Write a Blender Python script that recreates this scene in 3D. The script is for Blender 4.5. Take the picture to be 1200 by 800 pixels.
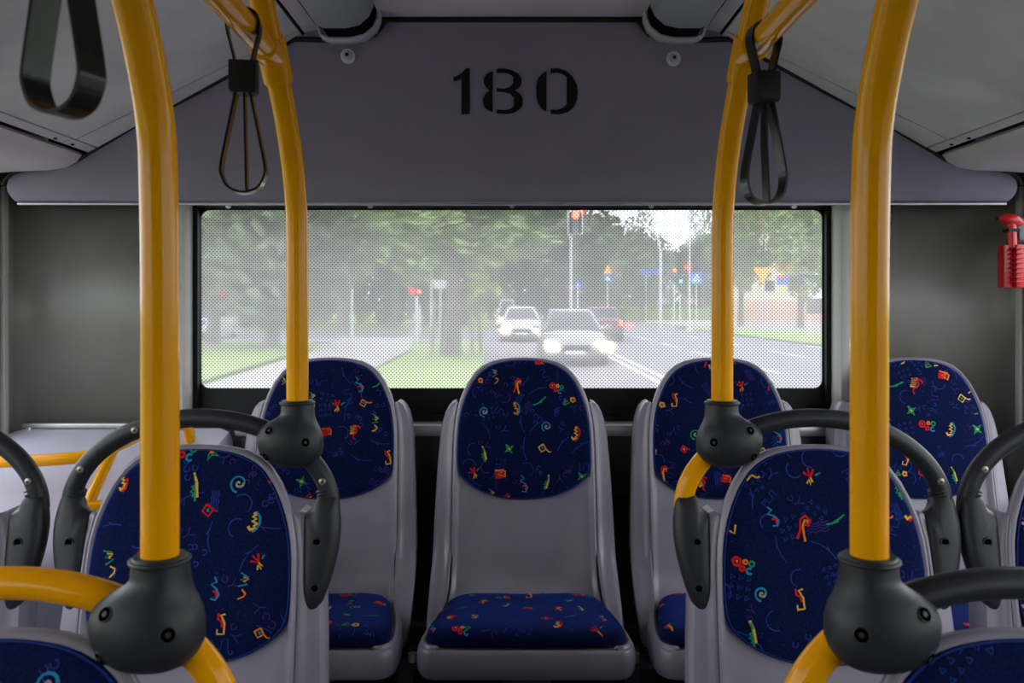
import bpy, bmesh, math, random
from mathutils import Vector, Matrix
from mathutils.geometry import tessellate_polygon

for o in list(bpy.data.objects):
    bpy.data.objects.remove(o, do_unlink=True)
S = bpy.context.scene
COL = S.collection
E = 1.65                      # eye height above the road
HY = 355.0                    # horizon row of the photograph
F = 1000.0                    # focal length in pixels of a 1200 px wide frame

# ------------------------------------------------------------------ camera
cd = bpy.data.cameras.new('camera')
cam = bpy.data.objects.new('camera', cd)
COL.objects.link(cam)
cam.location = (0, 0, E)
cam.rotation_euler = (math.pi / 2, 0, 0)
cd.sensor_width = 36
cd.lens = 36 * F / 1200
cd.shift_y = -(400 - HY) / 1200
cd.clip_start = 0.02
cd.clip_end = 600
cd.dof.use_dof = True
cd.dof.focus_distance = 1.95
cd.dof.aperture_fstop = 9.0
S.camera = cam

# ------------------------------------------------------------------ world, exposure
W = bpy.data.worlds.new('sky')
S.world = W
W.use_nodes = True
nt = W.node_tree
nt.nodes.clear()
out = nt.nodes.new('ShaderNodeOutputWorld')
bg = nt.nodes.new('ShaderNodeBackground')
tc = nt.nodes.new('ShaderNodeTexCoord')
nz = nt.nodes.new('ShaderNodeTexNoise')
nz.inputs['Scale'].default_value = 2.5
nz.inputs['Detail'].default_value = 6
cr = nt.nodes.new('ShaderNodeValToRGB')
cr.color_ramp.elements[0].position = 0.3
cr.color_ramp.elements[0].color = (0.80, 0.87, 1.0, 1)
cr.color_ramp.elements[1].position = 0.65
cr.color_ramp.elements[1].color = (1.0, 0.98, 0.97, 1)
nt.links.new(tc.outputs['Generated'], nz.inputs['Vector'])
nt.links.new(nz.outputs['Fac'], cr.inputs['Fac'])
nt.links.new(cr.outputs['Color'], bg.inputs['Color'])
bg.inputs['Strength'].default_value = 2.9
nt.links.new(bg.outputs['Background'], out.inputs['Surface'])
S.view_settings.view_transform = 'Standard'
S.view_settings.look = 'None'
S.view_settings.gamma = 1.0
S.view_settings.use_curve_mapping = False
S.view_settings.exposure = 0.85

# ------------------------------------------------------------------ helpers
def P(px, py, d, dx=0, dz=0):
    return Vector(((px - 600) * d / F + dx, d, E + (HY - py) * d / F + dz))

def tag(o, label=None, cat=None, group=None, kind=None):
    if label: o['label'] = label
    if cat: o['category'] = cat
    if group: o['group'] = group
    if kind: o['kind'] = kind
    return o

def empty(name, loc=(0, 0, 0), rz=0):
    o = bpy.data.objects.new(name, None)
    o.empty_display_size = 0.05
    o.location = loc
    o.rotation_euler = (0, 0, rz)
    COL.objects.link(o)
    return o

def mesh_obj(name, verts, faces, mats, parent=None, smooth=True, fm=None, loc=None):
    me = bpy.data.meshes.new(name)
    me.from_pydata([tuple(v) for v in verts], [], faces)
    if not isinstance(mats, (list, tuple)): mats = [mats]
    for m in mats: me.materials.append(m)
    bm = bmesh.new(); bm.from_mesh(me)
    bmesh.ops.recalc_face_normals(bm, faces=bm.faces)
    bm.to_mesh(me); bm.free()
    if fm:
        me.polygons.foreach_set('material_index', fm)
    me.polygons.foreach_set('use_smooth', [smooth] * len(me.polygons))
    if smooth:
        try: me.set_sharp_from_angle(angle=math.radians(42))
        except Exception: pass
    o = bpy.data.objects.new(name, me)
    COL.objects.link(o)
    if parent is not None: o.parent = parent
    if loc is not None: o.location = loc
    return o

class MB:
    """collects simple shapes into one mesh"""
    def __init__(s): s.v = []; s.f = []; s.m = []
    def add(s, vs, fs, mi=0):
        b = len(s.v); s.v += [Vector(v) for v in vs]
        s.f += [tuple(b + i for i in f) for f in fs]; s.m += [mi] * len(fs)
    def box(s, c, d, mi=0, rot=None, bev=0.0):
        bm = bmesh.new()
        bmesh.ops.create_cube(bm, size=1)
        for v in bm.verts: v.co = Vector((v.co.x * d[0], v.co.y * d[1], v.co.z * d[2]))
        if bev > 0:
            bmesh.ops.bevel(bm, geom=list(bm.edges), offset=min(bev, min(d) * 0.45), segments=2, profile=0.6, affect='EDGES')
        R = rot if rot is not None else Matrix.Identity(3)
        bm.verts.ensure_lookup_table()
        for i, v in enumerate(bm.verts): v.index = i
        s.add([R @ v.co + Vector(c) for v in bm.verts], [[v.index for v in f.verts] for f in bm.faces], mi)
        bm.free(); return s
    def tube(s, path, r, n=14, mi=0, caps=True, smooth=0, closed=False):
        vs, fs = tube_geo(path, r, n, caps, smooth, closed)
        s.add(vs, fs, mi); return s
    def cyl(s, a, b, r, n=16, mi=0, r2=None):
        a = Vector(a); b = Vector(b)
        return s.tube([a, b], [r, r if r2 is None else r2], n, mi)
    def build(s, name, mats, parent=None, smooth=True, loc=None):
        return mesh_obj(name, s.v, s.f, mats, parent, smooth, s.m, loc)

def catmull(pts, k):
    pts = [Vector(p) for p in pts]
    if k <= 1: return pts
    out = []
    n = len(pts)
    for i in range(n - 1):
        p0 = pts[max(i - 1, 0)]; p1 = pts[i]; p2 = pts[i + 1]; p3 = pts[min(i + 2, n - 1)]
        for j in range(k):
            t = j / k
            out.append(0.5 * ((2 * p1) + (p2 - p0) * t + (2 * p0 - 5 * p1 + 4 * p2 - p3) * t * t + (3 * p1 - p0 - 3 * p2 + p3) * t ** 3))
    out.append(pts[-1])
    return out

def tube_geo(path, r, n=14, caps=True, smooth=0, closed=False):
    pts = catmull(path, smooth) if smooth else [Vector(p) for p in path]
    m = len(pts)
    if not isinstance(r, (list, tuple)): r = [r] * m
    elif len(r) != m:
        r0 = r; r = [r0[min(int(i / (m - 1) * (len(r0) - 1)), len(r0) - 2)] * 1.0 for i in range(m)]
    T = []
    for i in range(m):
        a = pts[(i - 1) % m] if (i > 0 or closed) else pts[i]
        b = pts[(i + 1) % m] if (i < m - 1 or closed) else pts[i]
        T.append((b - a).normalized())
    up = Vector((0, 0, 1)) if abs(T[0].z) < 0.9 else Vector((1, 0, 0))
    N = (up - T[0] * up.dot(T[0])).normalized()
    vs = []; fs = []
    for i in range(m):
        N = (N - T[i] * N.dot(T[i])).normalized()
        B = T[i].cross(N)
        for k in range(n):
            a = 2 * math.pi * k / n
            vs.append(pts[i] + (N * math.cos(a) + B * math.sin(a)) * r[i])
    for i in range(m if closed else m - 1):
        for k in range(n):
            j = (i + 1) % m
            fs.append((i * n + k, i * n + (k + 1) % n, j * n + (k + 1) % n, j * n + k))
    if caps and not closed:
        fs.append(tuple(range(n))[::-1]); fs.append(tuple((m - 1) * n + k for k in range(n)))
    return vs, fs

def interp(tab, x):
    if x <= tab[0][0]: return tab[0][1]
    for (a, va), (b, vb) in zip(tab, tab[1:]):
        if x <= b: return va + (vb - va) * (x - a) / (b - a)
    return tab[-1][1]

def smooth_loop(pts, k=4):
    n = len(pts); res = []
    for i in range(n):
        p0, p1, p2, p3 = (Vector((*pts[(i + j - 1) % n], 0)) for j in range(4))
        for j in range(k):
            t = j / k
            q = 0.5 * ((2 * p1) + (p2 - p0) * t + (2 * p0 - 5 * p1 + 4 * p2 - p3) * t * t + (3 * p1 - p0 - 3 * p2 + p3) * t ** 3)
            res.append((q.x, q.y))
    return res

# ------------------------------------------------------------------ materials
def mat(name, col, rough=0.5, metal=0.0, col2=None, nscale=30.0, bump=0.0, bscale=200.0, coat=0.0, emit=None, estr=0.0, spec=0.5, sheen=0.0, contrast=(0.35, 0.65)):
    m = bpy.data.materials.new(name); m.use_nodes = True
    t = m.node_tree; b = t.nodes['Principled BSDF']
    b.inputs['Base Color'].default_value = (*col, 1)
    b.inputs['Roughness'].default_value = rough
    b.inputs['Metallic'].default_value = metal
    b.inputs['Specular IOR Level'].default_value = spec
    b.inputs['Coat Weight'].default_value = coat
    b.inputs['Coat Roughness'].default_value = 0.08
    b.inputs['Sheen Weight'].default_value = sheen
    b.inputs['Sheen Tint'].default_value = (0.06, 0.14, 0.9, 1)
    b.inputs['Sheen Roughness'].default_value = 0.6
    if emit:
        b.inputs['Emission Color'].default_value = (*emit, 1); b.inputs['Emission Strength'].default_value = estr
    tcn = t.nodes.new('ShaderNodeTexCoord')
    if col2:
        n = t.nodes.new('ShaderNodeTexNoise'); n.inputs['Scale'].default_value = nscale; n.inputs['Detail'].default_value = 5
        r = t.nodes.new('ShaderNodeValToRGB')
        r.color_ramp.elements[0].color = (*col, 1); r.color_ramp.elements[1].color = (*col2, 1)
        r.color_ramp.elements[0].position, r.color_ramp.elements[1].position = contrast
        t.links.new(tcn.outputs['Object'], n.inputs['Vector'])
        t.links.new(n.outputs['Fac'], r.inputs['Fac']); t.links.new(r.outputs['Color'], b.inputs['Base Color'])
    if bump:
        n2 = t.nodes.new('ShaderNodeTexNoise'); n2.inputs['Scale'].default_value = bscale; n2.inputs['Detail'].default_value = 3
        bp = t.nodes.new('ShaderNodeBump'); bp.inputs['Strength'].default_value = bump; bp.inputs['Distance'].default_value = 0.001
        t.links.new(tcn.outputs['Object'], n2.inputs['Vector'])
        t.links.new(n2.outputs['Fac'], bp.inputs['Height']); t.links.new(bp.outputs['Normal'], b.inputs['Normal'])
    return m

M = {}
M['lilac'] = mat('lilac_panel', (0.195, 0.165, 0.240), 0.5, spec=0.35, col2=(0.215, 0.182, 0.262), nscale=6, bump=0.15, bscale=500)
M['ceil'] = mat('ceiling_laminate', (0.66, 0.64, 0.645), 0.5, col2=(0.50, 0.485, 0.49), nscale=5, bump=0.1, bscale=300, contrast=(0.4, 0.75))
M['cove'] = mat('cove_plastic', (0.62, 0.565, 0.61), 0.4, col2=(0.56, 0.51, 0.555), nscale=5)
M['duct'] = mat('duct_plastic', (0.42, 0.445, 0.475), 0.45, col2=(0.38, 0.405, 0.44), nscale=4)
M['shell'] = mat('seat_shell_plastic', (0.245, 0.220, 0.270), 0.32, col2=(0.190, 0.170, 0.212), nscale=9, bump=0.12, bscale=600, contrast=(0.4, 0.8))
M['yellow'] = mat('yellow_enamel', (0.76, 0.315, 0.002), 0.14, spec=0.16, col2=(0.71, 0.29, 0.002), nscale=14)
M['rubber'] = mat('charcoal_rubber', (0.018, 0.0185, 0.022), 0.45, spec=0.3, bump=0.25, bscale=900)
M['hub'] = mat('charcoal_plastic', (0.018, 0.0185, 0.0215), 0.45, spec=0.28, bump=0.25, bscale=700)
M['black'] = mat('black_rubber', (0.004, 0.004, 0.005), 0.55, spec=0.3)
M['hole_shade'] = mat('recess_shade', (0.0015, 0.0015, 0.0015), 0.9, spec=0.0)  # flat black discs painted as the shade in recessed screw holes
M['strap'] = mat('black_strap', (0.006, 0.006, 0.0065), 0.25, spec=0.22, col2=(0.014, 0.013, 0.012), nscale=25)
M['paint'] = mat('black_stencil_paint', (0.003, 0.003, 0.0035), 0.7, spec=0.2)
M['steel'] = mat('screw_steel', (0.62, 0.62, 0.64), 0.3, metal=0.6)
M['brass'] = mat('dull_rivet', (0.30, 0.28, 0.22), 0.4, metal=0.7)
M['alu'] = mat('brushed_aluminium', (0.36, 0.35, 0.36), 0.38, metal=0.6, col2=(0.30, 0.295, 0.30), nscale=20)
M['wallgrey'] = mat('grey_beige_laminate', (0.17, 0.163, 0.148), 0.42, col2=(0.13, 0.124, 0.112), nscale=4, bump=0.2, bscale=500)
M['pillar'] = mat('pillar_plastic', (0.46, 0.45, 0.43), 0.45)
M['darkwall'] = mat('dark_grey_laminate', (0.040, 0.039, 0.041), 0.5, col2=(0.028, 0.027, 0.029), nscale=8, bump=0.2)
M['frame'] = mat('dark_metal_frame', (0.10, 0.10, 0.11), 0.45, metal=0.5)
M['boxl'] = mat('engine_cover_laminate', (0.50, 0.48, 0.58), 0.38, col2=(0.45, 0.43, 0.53), nscale=5)
M['floor'] = mat('speckled_vinyl', (0.06, 0.06, 0.07), 0.6, col2=(0.12, 0.12, 0.13), nscale=180)
M['red'] = mat('red_plastic', (0.55, 0.008, 0.016), 0.3)
M['greyp'] = mat('grey_plastic', (0.12, 0.13, 0.14), 0.45)
M['fabric'] = mat('navy_moquette', (0.0016, 0.0030, 0.0150), 0.9, col2=(0.0040, 0.0075, 0.038), nscale=260, bump=0.5, bscale=900, sheen=0.24, spec=0.05)
FC = {'b': (0.035, 0.075, 0.42), 'p': (0.07, 0.05, 0.30), 'c': (0.02, 0.22, 0.42), 'r': (0.55, 0.015, 0.02), 'y': (0.72, 0.38, 0.05), 'o': (0.70, 0.20, 0.02), 'g': (0.02, 0.25, 0.10)}
FKEYS = list(FC)
FM = [M['fabric']] + [mat('moquette_thread_' + {'b': 'blue', 'p': 'violet', 'c': 'cyan', 'r': 'red', 'y': 'yellow', 'o': 'orange', 'g': 'green'}[k], tuple(c * (0.5 if k in 'bp' else 0.9) for c in FC[k]), 0.9, bump=0.5, bscale=900, spec=0.05) for k in FKEYS]
M['asphalt'] = mat('asphalt', (0.14, 0.14, 0.155), 0.8, col2=(0.18, 0.175, 0.19), nscale=0.6, bump=0.3, bscale=30)
M['walk'] = mat('paving', (0.36, 0.34, 0.33), 0.85, col2=(0.30, 0.285, 0.28), nscale=1.5)
M['grass'] = mat('grass', (0.16, 0.25, 0.05), 0.9, col2=(0.25, 0.33, 0.09), nscale=1.2)
M['white'] = mat('road_paint', (0.75, 0.75, 0.75), 0.7)
M['bark'] = mat('bark', (0.10, 0.085, 0.07), 0.9, col2=(0.16, 0.14, 0.12), nscale=10, bump=0.6, bscale=30)
M['wood'] = mat('stake_wood', (0.18, 0.14, 0.10), 0.85)
M['leaf'] = mat('leaf_mid_green', (0.17, 0.27, 0.09), 0.7, col2=(0.32, 0.42, 0.17), nscale=0.7)
M['leafd'] = mat('leaf_dark_green', (0.09, 0.135, 0.075), 0.7, col2=(0.18, 0.235, 0.13), nscale=0.6)
M['leafy'] = mat('leaf_yellow_green', (0.22, 0.29, 0.06), 0.7, col2=(0.33, 0.38, 0.10), nscale=0.8)
M['post'] = mat('galvanised_post', (0.62, 0.64, 0.68), 0.5, metal=0.1)
M['glass'] = mat('car_glass', (0.02, 0.025, 0.03), 0.08)
M['tyre'] = mat('tyre', (0.015, 0.015, 0.016), 0.8)
M['silver'] = mat('silver_paint', (0.24, 0.24, 0.25), 0.35, metal=0.3, coat=0.5)
M['whitep'] = mat('white_paint', (0.55, 0.54, 0.52), 0.3, coat=0.5)
M['darkred'] = mat('maroon_paint', (0.16, 0.02, 0.025), 0.3, coat=0.5)
M['darkp'] = mat('dark_grey_paint', (0.06, 0.06, 0.07), 0.3, coat=0.5)
M['bluep'] = mat('blue_sign_paint', (0.03, 0.12, 0.60), 0.4)
M['orangep'] = mat('orange_yellow_sign', (1.0, 0.50, 0.015), 0.4)
M['redp'] = mat('red_sign_paint', (0.75, 0.02, 0.03), 0.4)
M['plate'] = mat('white_plate', (0.75, 0.75, 0.75), 0.4)
M['head'] = mat('headlight', (0.9, 0.9, 0.9), 0.2, emit=(1.0, 0.72, 0.36), estr=90)
M['tail'] = mat('tail_light', (0.6, 0.02, 0.02), 0.3, emit=(1.0, 0.06, 0.03), estr=12)
M['sigred'] = mat('red_signal_lamp', (0.8, 0.02, 0.02), 0.3, emit=(1.0, 0.03, 0.015), estr=32)
M['siggreen'] = mat('green_signal_lamp', (0.02, 0.7, 0.3), 0.3, emit=(0.03, 0.9, 0.45), estr=12)
M['cream'] = mat('cream_render', (0.72, 0.66, 0.56), 0.8)
M['pinkwall'] = mat('pinkish_render', (0.58, 0.40, 0.32), 0.8, col2=(0.5, 0.34, 0.27), nscale=2)
M['rooft'] = mat('red_roof_tile', (0.45, 0.13, 0.08), 0.8, col2=(0.36, 0.10, 0.06), nscale=3)

def film_material():
    """rear pane (tint added to dim the street) with a printed black dot screen and a milky film"""
    m = bpy.data.materials.new('dotted_window_film'); m.use_nodes = True
    t = m.node_tree; t.nodes.clear(); N = t.nodes.new; L = t.links.new
    o = N('ShaderNodeOutputMaterial'); tcn = N('ShaderNodeTexCoord')
    mp = N('ShaderNodeMapping'); mp.inputs['Rotation'].default_value = (0, math.radians(45), 0)
    L(tcn.outputs['Object'], mp.inputs['Vector'])
    sx = N('ShaderNodeSeparateXYZ'); L(mp.outputs['Vector'], sx.inputs[0])
    pitch = 0.0066
    sq = []
    for ax in ('X', 'Z'):
        a = N('ShaderNodeMath'); a.operation = 'DIVIDE'; a.inputs[1].default_value = pitch; L(sx.outputs[ax], a.inputs[0])
        b = N('ShaderNodeMath'); b.operation = 'FLOORED_MODULO'; b.inputs[1].default_value = 1.0; L(a.outputs[0], b.inputs[0])
        c = N('ShaderNodeMath'); c.operation = 'SUBTRACT'; c.inputs[1].default_value = 0.5; L(b.outputs[0], c.inputs[0])
        e = N('ShaderNodeMath'); e.operation = 'MULTIPLY'; L(c.outputs[0], e.inputs[0]); L(c.outputs[0], e.inputs[1])
        sq.append(e)
    ad = N('ShaderNodeMath'); ad.operation = 'ADD'; L(sq[0].outputs[0], ad.inputs[0]); L(sq[1].outputs[0], ad.inputs[1])
    lt = N('ShaderNodeMath'); lt.operation = 'LESS_THAN'; lt.inputs[1].default_value = 0.30 ** 2; L(ad.outputs[0], lt.inputs[0])
    tr = N('ShaderNodeBsdfTransparent'); tr.inputs['Color'].default_value = (0.58, 0.595, 0.60, 1)  # added tint, holds the street brightness down against the exposure
    tl = N('ShaderNodeBsdfTranslucent'); tl.inputs['Color'].default_value = (0.60, 0.60, 0.61, 1)
    rf = N('ShaderNodeBsdfRefraction'); rf.inputs['IOR'].default_value = 1.08; rf.inputs['Roughness'].default_value = 0.22; rf.inputs['Color'].default_value = (0.58, 0.595, 0.60, 1)
    ms = N('ShaderNodeMixShader'); ms.inputs[0].default_value = 0.22; L(tr.outputs[0], ms.inputs[1]); L(rf.outputs[0], ms.inputs[2])
    mx = N('ShaderNodeMixShader'); mx.inputs[0].default_value = 0.29; L(ms.outputs[0], mx.inputs[1]); L(tl.outputs[0], mx.inputs[2])
    gl = N('ShaderNodeBsdfDiffuse'); gl.inputs['Color'].default_value = (0.015, 0.015, 0.018, 1)
    dk = N('ShaderNodeMixShader'); dk.inputs[0].default_value = 0.78; L(mx.outputs[0], dk.inputs[1]); L(gl.outputs[0], dk.inputs[2])
    m2 = N('ShaderNodeMixShader'); L(lt.outputs[0], m2.inputs[0]); L(mx.outputs[0], m2.inputs[1]); L(dk.outputs[0], m2.inputs[2])
    L(m2.outputs[0], o.inputs['Surface'])
    return m
M['film'] = film_material()

def clear_glass():
    m = bpy.data.materials.new('side_window_glass'); m.use_nodes = True
    t = m.node_tree; t.nodes.clear(); N = t.nodes.new; L = t.links.new
    o = N('ShaderNodeOutputMaterial')
    tr = N('ShaderNodeBsdfTransparent'); tr.inputs['Color'].default_value = (0.93, 0.95, 0.95, 1)
    g = N('ShaderNodeBsdfGlossy'); g.inputs['Roughness'].default_value = 0.02
    mx = N('ShaderNodeMixShader'); mx.inputs[0].default_value = 0.06
    L(tr.outputs[0], mx.inputs[1]); L(g.outputs[0], mx.inputs[2]); L(mx.outputs[0], o.inputs['Surface'])
    return m
M['pane'] = clear_glass()

# ================================================================== STRUCTURE
HW = 1.225                       # half width of the bus inside
FRONT = -4.2                     # the bus runs on behind the camera
FLOOR = E - 1.25
WIN_LO, WIN_HI = E - 0.46, E + 0.285

def st(o): o['kind'] = 'structure'; return o

m = MB(); m.box((0, (2.14 + FRONT) / 2, FLOOR - 0.05), (2 * HW, 2.14 - FRONT, 0.10)); st(m.build('floor', M['floor'], smooth=False))

# ---- rear bulkhead cover with the stencilled number
DB = lambda py: 1.86 + (py - 22) / 215 * 0.125
rows = [(18, 212), (30, 228), (45, 252), (60, 279), (88, 330), (110, 371), (132, 413), (150, 446), (168, 476), (180, 497), (188, 509), (193, 521), (197, 545), (199, 572), (204, 588), (210, 594), (217, 596), (224, 595), (230, 591), (234, 587)]
vs = []; fs = []
NCOL = 24
pr = [P(600, py, DB(py)) for py, hw in rows]
rowpts = []
for py, hw in rows:
    d = DB(py)
    # the belly bulges gently towards the cabin
    rowpts.append((hw * d / F, d, E + (HY - py) * d / F))
last = rowpts[-1]
for dy, dz, sh in ((0.004, -0.003, 0.004), (0.012, -0.0045, 0.008), (0.035, -0.003, 0.012), (0.18, 0.006, 0.012)):
    rowpts.append((last[0] - sh, last[1] + dy, last[2] + dz))
for (hw, d, z) in rowpts:
    for k in range(NCOL + 1):
        u = -1 + 2 * k / NCOL
        e = max(0, abs(u) - 0.93) / 0.07 * min(1.0, max(0.0, (hw - 1.03) / 0.08))
        vs.append((u * hw, d + 0.013 * e * e, z))
for i in range(len(rowpts) - 1):
    for k in range(NCOL):
        a = i * (NCOL + 1) + k
        fs.append((a, a + 1, a + NCOL + 2, a + NCOL + 1))
bulk = st(mesh_obj('wall_rear_bulkhead', vs, fs, M['lilac']))

def bulk_point(px, py, off):
    d = DB(py) - off
    return Vector(((px - 600) * d / F, d, E + (HY - py) * d / F))

def numeral(polys):
    vs = []; fs = []
    for poly in polys:
        pts = [(500 + x / 3.3333, y / 3.3333) for x, y in poly]
        n = len(pts); b = len(vs)
        vs += [bulk_point(x, y, 0.0022) for x, y in pts] + [bulk_point(x, y, 0.0002) for x, y in pts]
        for tri in tessellate_polygon([[Vector((x, -y, 0)) for x, y in pts]]): fs.append(tuple(b + i for i in tri))
        for i in range(n):
            j = (i + 1) % n
            fs.append((b + i, b + j, b + n + j, b + n + i))
    return mesh_obj('numeral', vs, fs, M['paint'], bulk, smooth=False)
numeral([[(104, 302), (125, 293), (142, 280), (152, 268), (168, 266), (168, 446), (136, 446), (136, 309), (106, 319)]])
numeral([[(258, 278), (258, 438), (240, 431), (226, 418), (219, 398), (221, 382), (230, 365), (244, 352), (231, 341), (222, 322), (223, 306), (233, 290), (246, 281)],
         [(273, 268), (305, 267), (335, 274), (357, 287), (371, 307), (371, 327), (362, 342), (346, 353), (366, 366), (376, 386), (374, 410), (362, 428), (340, 441), (310, 446), (273, 443), (273, 427), (305, 430), (326, 425), (340, 415), (340, 382), (328, 368), (305, 360), (273, 358), (273, 344), (305, 346), (326, 338), (338, 324), (338, 300), (322, 289), (300, 285), (273, 286)]])
numeral([[(468, 277), (468, 437), (450, 426), (436, 404), (428, 375), (427, 340), (433, 310), (447, 290)],
         [(484, 267), (515, 267), (545, 277), (570, 299), (586, 328), (591, 358), (587, 390), (575, 417), (553, 437), (520, 447), (484, 445), (484, 427), (510, 429), (532, 421), (547, 407), (547, 302), (532, 290), (510, 284), (484, 287)]])

def screw(parent, p, r=0.008, axis=(0, -1, 0), m=None, dark=True, name='screw'):
    q = MB(); a = Vector(axis).normalized(); p = Vector(p)
    q.tube([p, p + a * r * 0.25, p + a * r * 0.45], [r, r, r * 0.72], 14, 0)
    if dark: q.tube([p + a * r * 0.30, p + a * r * 0.50], [r * 0.36, r * 0.36], 6, 1)
    return q.build(name, [m or M['steel'], M['black']], parent)
for px, py in ((408, 66), (789, 69)):
    q = MB(); p = bulk_point(px, py, 0)
    q.cyl(p, p + Vector((0, -0.004, -0.001)), 0.016, 18)
    q.tube([p, p + Vector((0, -0.010, 0)), p + Vector((0, -0.014, 0))], [0.011, 0.011, 0.008], 6)
    q.cyl(p + Vector((0, -0.012, 0)), p + Vector((0, -0.0148, 0)), 0.0045, 6, 1)
    q.build('bolt', [M['steel'], M['black']], bulk)

q = MB(); q.box((0, 1.9935, E + 0.2315), (2.31, 0.006, 0.0055), bev=0.0015); q.build('lip_strip', M['alu'], bulk)
# black gasket along the edge of the cover
for s in (-1, 1):
    edge = [(600 + s * hw, py) for py, hw in rows if 40 <= py <= 218]
    path = []
    for px, py in edge:
        p = bulk_point(px, py, 0.004); path.append(p)
    q = MB(); q.tube(path, 0.0042, 8)
    st(q.build('trim_1' if s < 0 else 'trim_2', M['black']))
q = MB(); q.tube([bulk_point(440 + i * 32, 23, 0.003) for i in range(11)], 0.006, 8)
q.tube([bulk_point(346, 46, 0.004), bulk_point(384, 47, 0.004), bulk_point(440, 40, 0.002), bulk_point(452, 24, 0.002)], 0.006, 8)
q.tube([bulk_point(854, 46, 0.004), bulk_point(816, 47, 0.004), bulk_point(760, 40, 0.002), bulk_point(748, 24, 0.002)], 0.006, 8)
st(q.build('trim_3', M['black']))

# ---- ceiling: separate panels with open joints under a dark roof skin
ceil = st(empty('ceiling', (0, 0, E + 0.6)))
ceil_inv = Vector((0, 0, -(E + 0.6)))
def strip(name, p0, p1, d0, d1, m, th=0.012, nd=1, prof=None, parent=ceil):
    """panel from cross-section point p0 to p1 (x, z above eye), run along the bus"""
    pts = prof or [p0, p1]
    pts = [Vector((x, 0, E + z)) for x, z in pts]
    vs = []; fs = []; n = len(pts)
    nrm = []
    for i in range(n):
        t = (pts[min(i + 1, n - 1)] - pts[max(i - 1, 0)]).normalized()
        q = Vector((-t.z, 0, t.x))
        if q.z < 0: q = -q
        nrm.append(q)
    for d in (d0, d1):
        for i in range(n):
            vs.append(Vector((pts[i].x, d, pts[i].z)) + ceil_inv)
        for i in range(n):
            vs.append(Vector((pts[i].x, d, pts[i].z)) + nrm[i] * th + ceil_inv)
    o = 2 * n
    for i in range(n - 1):
        fs.append((i, i + 1, o + i + 1, o + i)); fs.append((n + i, n + i + 1, o + n + i + 1, o + n + i))
        fs.append((i, i + 1, n + i + 1, n + i)); fs.append((o + i, o + i + 1, o + n + i + 1, o + n + i))
    fs.append((0, n, o + n, o)); fs.append((n - 1, 2 * n - 1, o + 2 * n - 1, o + n - 1))
    return mesh_obj(name, vs, fs, m, parent, smooth=n > 2)
for s in (-1, 1):
    A = (s * 0.966, 0.3435); A2 = (s * 0.946, 0.352); B = (s * 0.462, 0.588)
    dd = Vector((B[0] - A2[0], B[1] - A2[1])).normalized() * 0.0045
    A3 = (A2[0] + dd.x, A2[1] + dd.y)
    # rear strip panel and the long panels ahead of it
    strip('ceiling_panel', A3, B, 1.848, 2.02, M['ceil'])
    strip('ceiling_panel', A3, B, -0.6, 1.842, M['ceil'])
    strip('ceiling_panel', A3, B, FRONT, -0.603, M['ceil'])
    # thin light strip with tiny screws
    c1 = strip('cove_strip', A, A2, 1.83, 2.02, M['cove'])
    c2 = strip('cove_strip', A, A2, FRONT, 1.827, M['cove'])
    for c, yy in ((c1, 1.86), (c2, 1.79), (c2, 1.56)):
        q = MB(); p = Vector((s * 0.958, yy, -0.6 + 0.3465))
        q.tube([p, p + Vector((0, 0, -0.003))], [0.004, 0.0035], 8); q.build('screw', M['black'], c)
    # soft cove down to the side wall
    prof = [(s * 0.981, 0.337), (s * 0.995, 0.322), (s * 1.02, 0.309), (s * 1.06, 0.303), (s * 1.12, 0.301), (s * 1.17, 0.298), (s * HW, 0.290)]
    strip('cove_panel', None, None, FRONT, 1.950, M['cove'], prof=prof)
    # flat strip next to the duct
    strip('ceiling_strip', (s * 0.455, 0.592), (s * 0.424, 0.598), FRONT, 2.0, M['cove'])
    # rounded duct
    d = MB()
    dprof = [(0.412, 0.640), (0.408, 0.600), (0.402, 0.581), (0.388, 0.574), (0.345, 0.574), (0.318, 0.580), (0.300, 0.596), (0.292, 0.615), (0.291, 0.640)]
    def duct(d0, d1, dz=0.0, infl=1.0):
        vs = []; n = len(dprof)
        for yy in (d0, d1):
            for x, z in dprof: vs.append((s * (0.352 + (x - 0.352) * infl), yy, z - 0.6 + dz))
        fs = [(i, i + 1, n + i + 1, n + i) for i in range(n - 1)]
        return vs, fs
    v1, f1 = duct(FRONT, 1.765); o = mesh_obj('air_duct', v1, f1, M['duct'], ceil)
    md = o.modifiers.new('thickness', 'SOLIDIFY'); md.thickness = 0.006; md.offset = 1
    v1, f1 = duct(1.815, 1.850, -0.008, 1.06); o = mesh_obj('duct_end_cap', v1, f1, M['duct'], ceil)
    md = o.modifiers.new('thickness', 'SOLIDIFY'); md.thickness = 0.006; md.offset = 1
    q = MB(); q.box((s * 0.352, 1.84, 0.02), (0.10, 0.05, 0.075)); q.build('duct_slot_shade', M['black'], ceil)  # black block painted in as the shade inside the open duct slot
strip('ceiling_panel', (-0.287, 0.622), (0.287, 0.622), FRONT, 1.95, M['cove'])
q = MB()
q.box((0, (FRONT + 2.3) / 2, E + 0.72), (2 * HW + 0.1, 2.3 - FRONT, 0.04))
for s in (-1, 1):
    q.box((s * (HW + 0.035), (FRONT + 2.3) / 2, E + 0.50), (0.05, 2.3 - FRONT, 0.42))
q.box((0, 2.28, E + 0.48), (2 * HW, 0.05, 0.46))
st(q.build('ceiling_roof_skin', M['black'], smooth=False))

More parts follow.
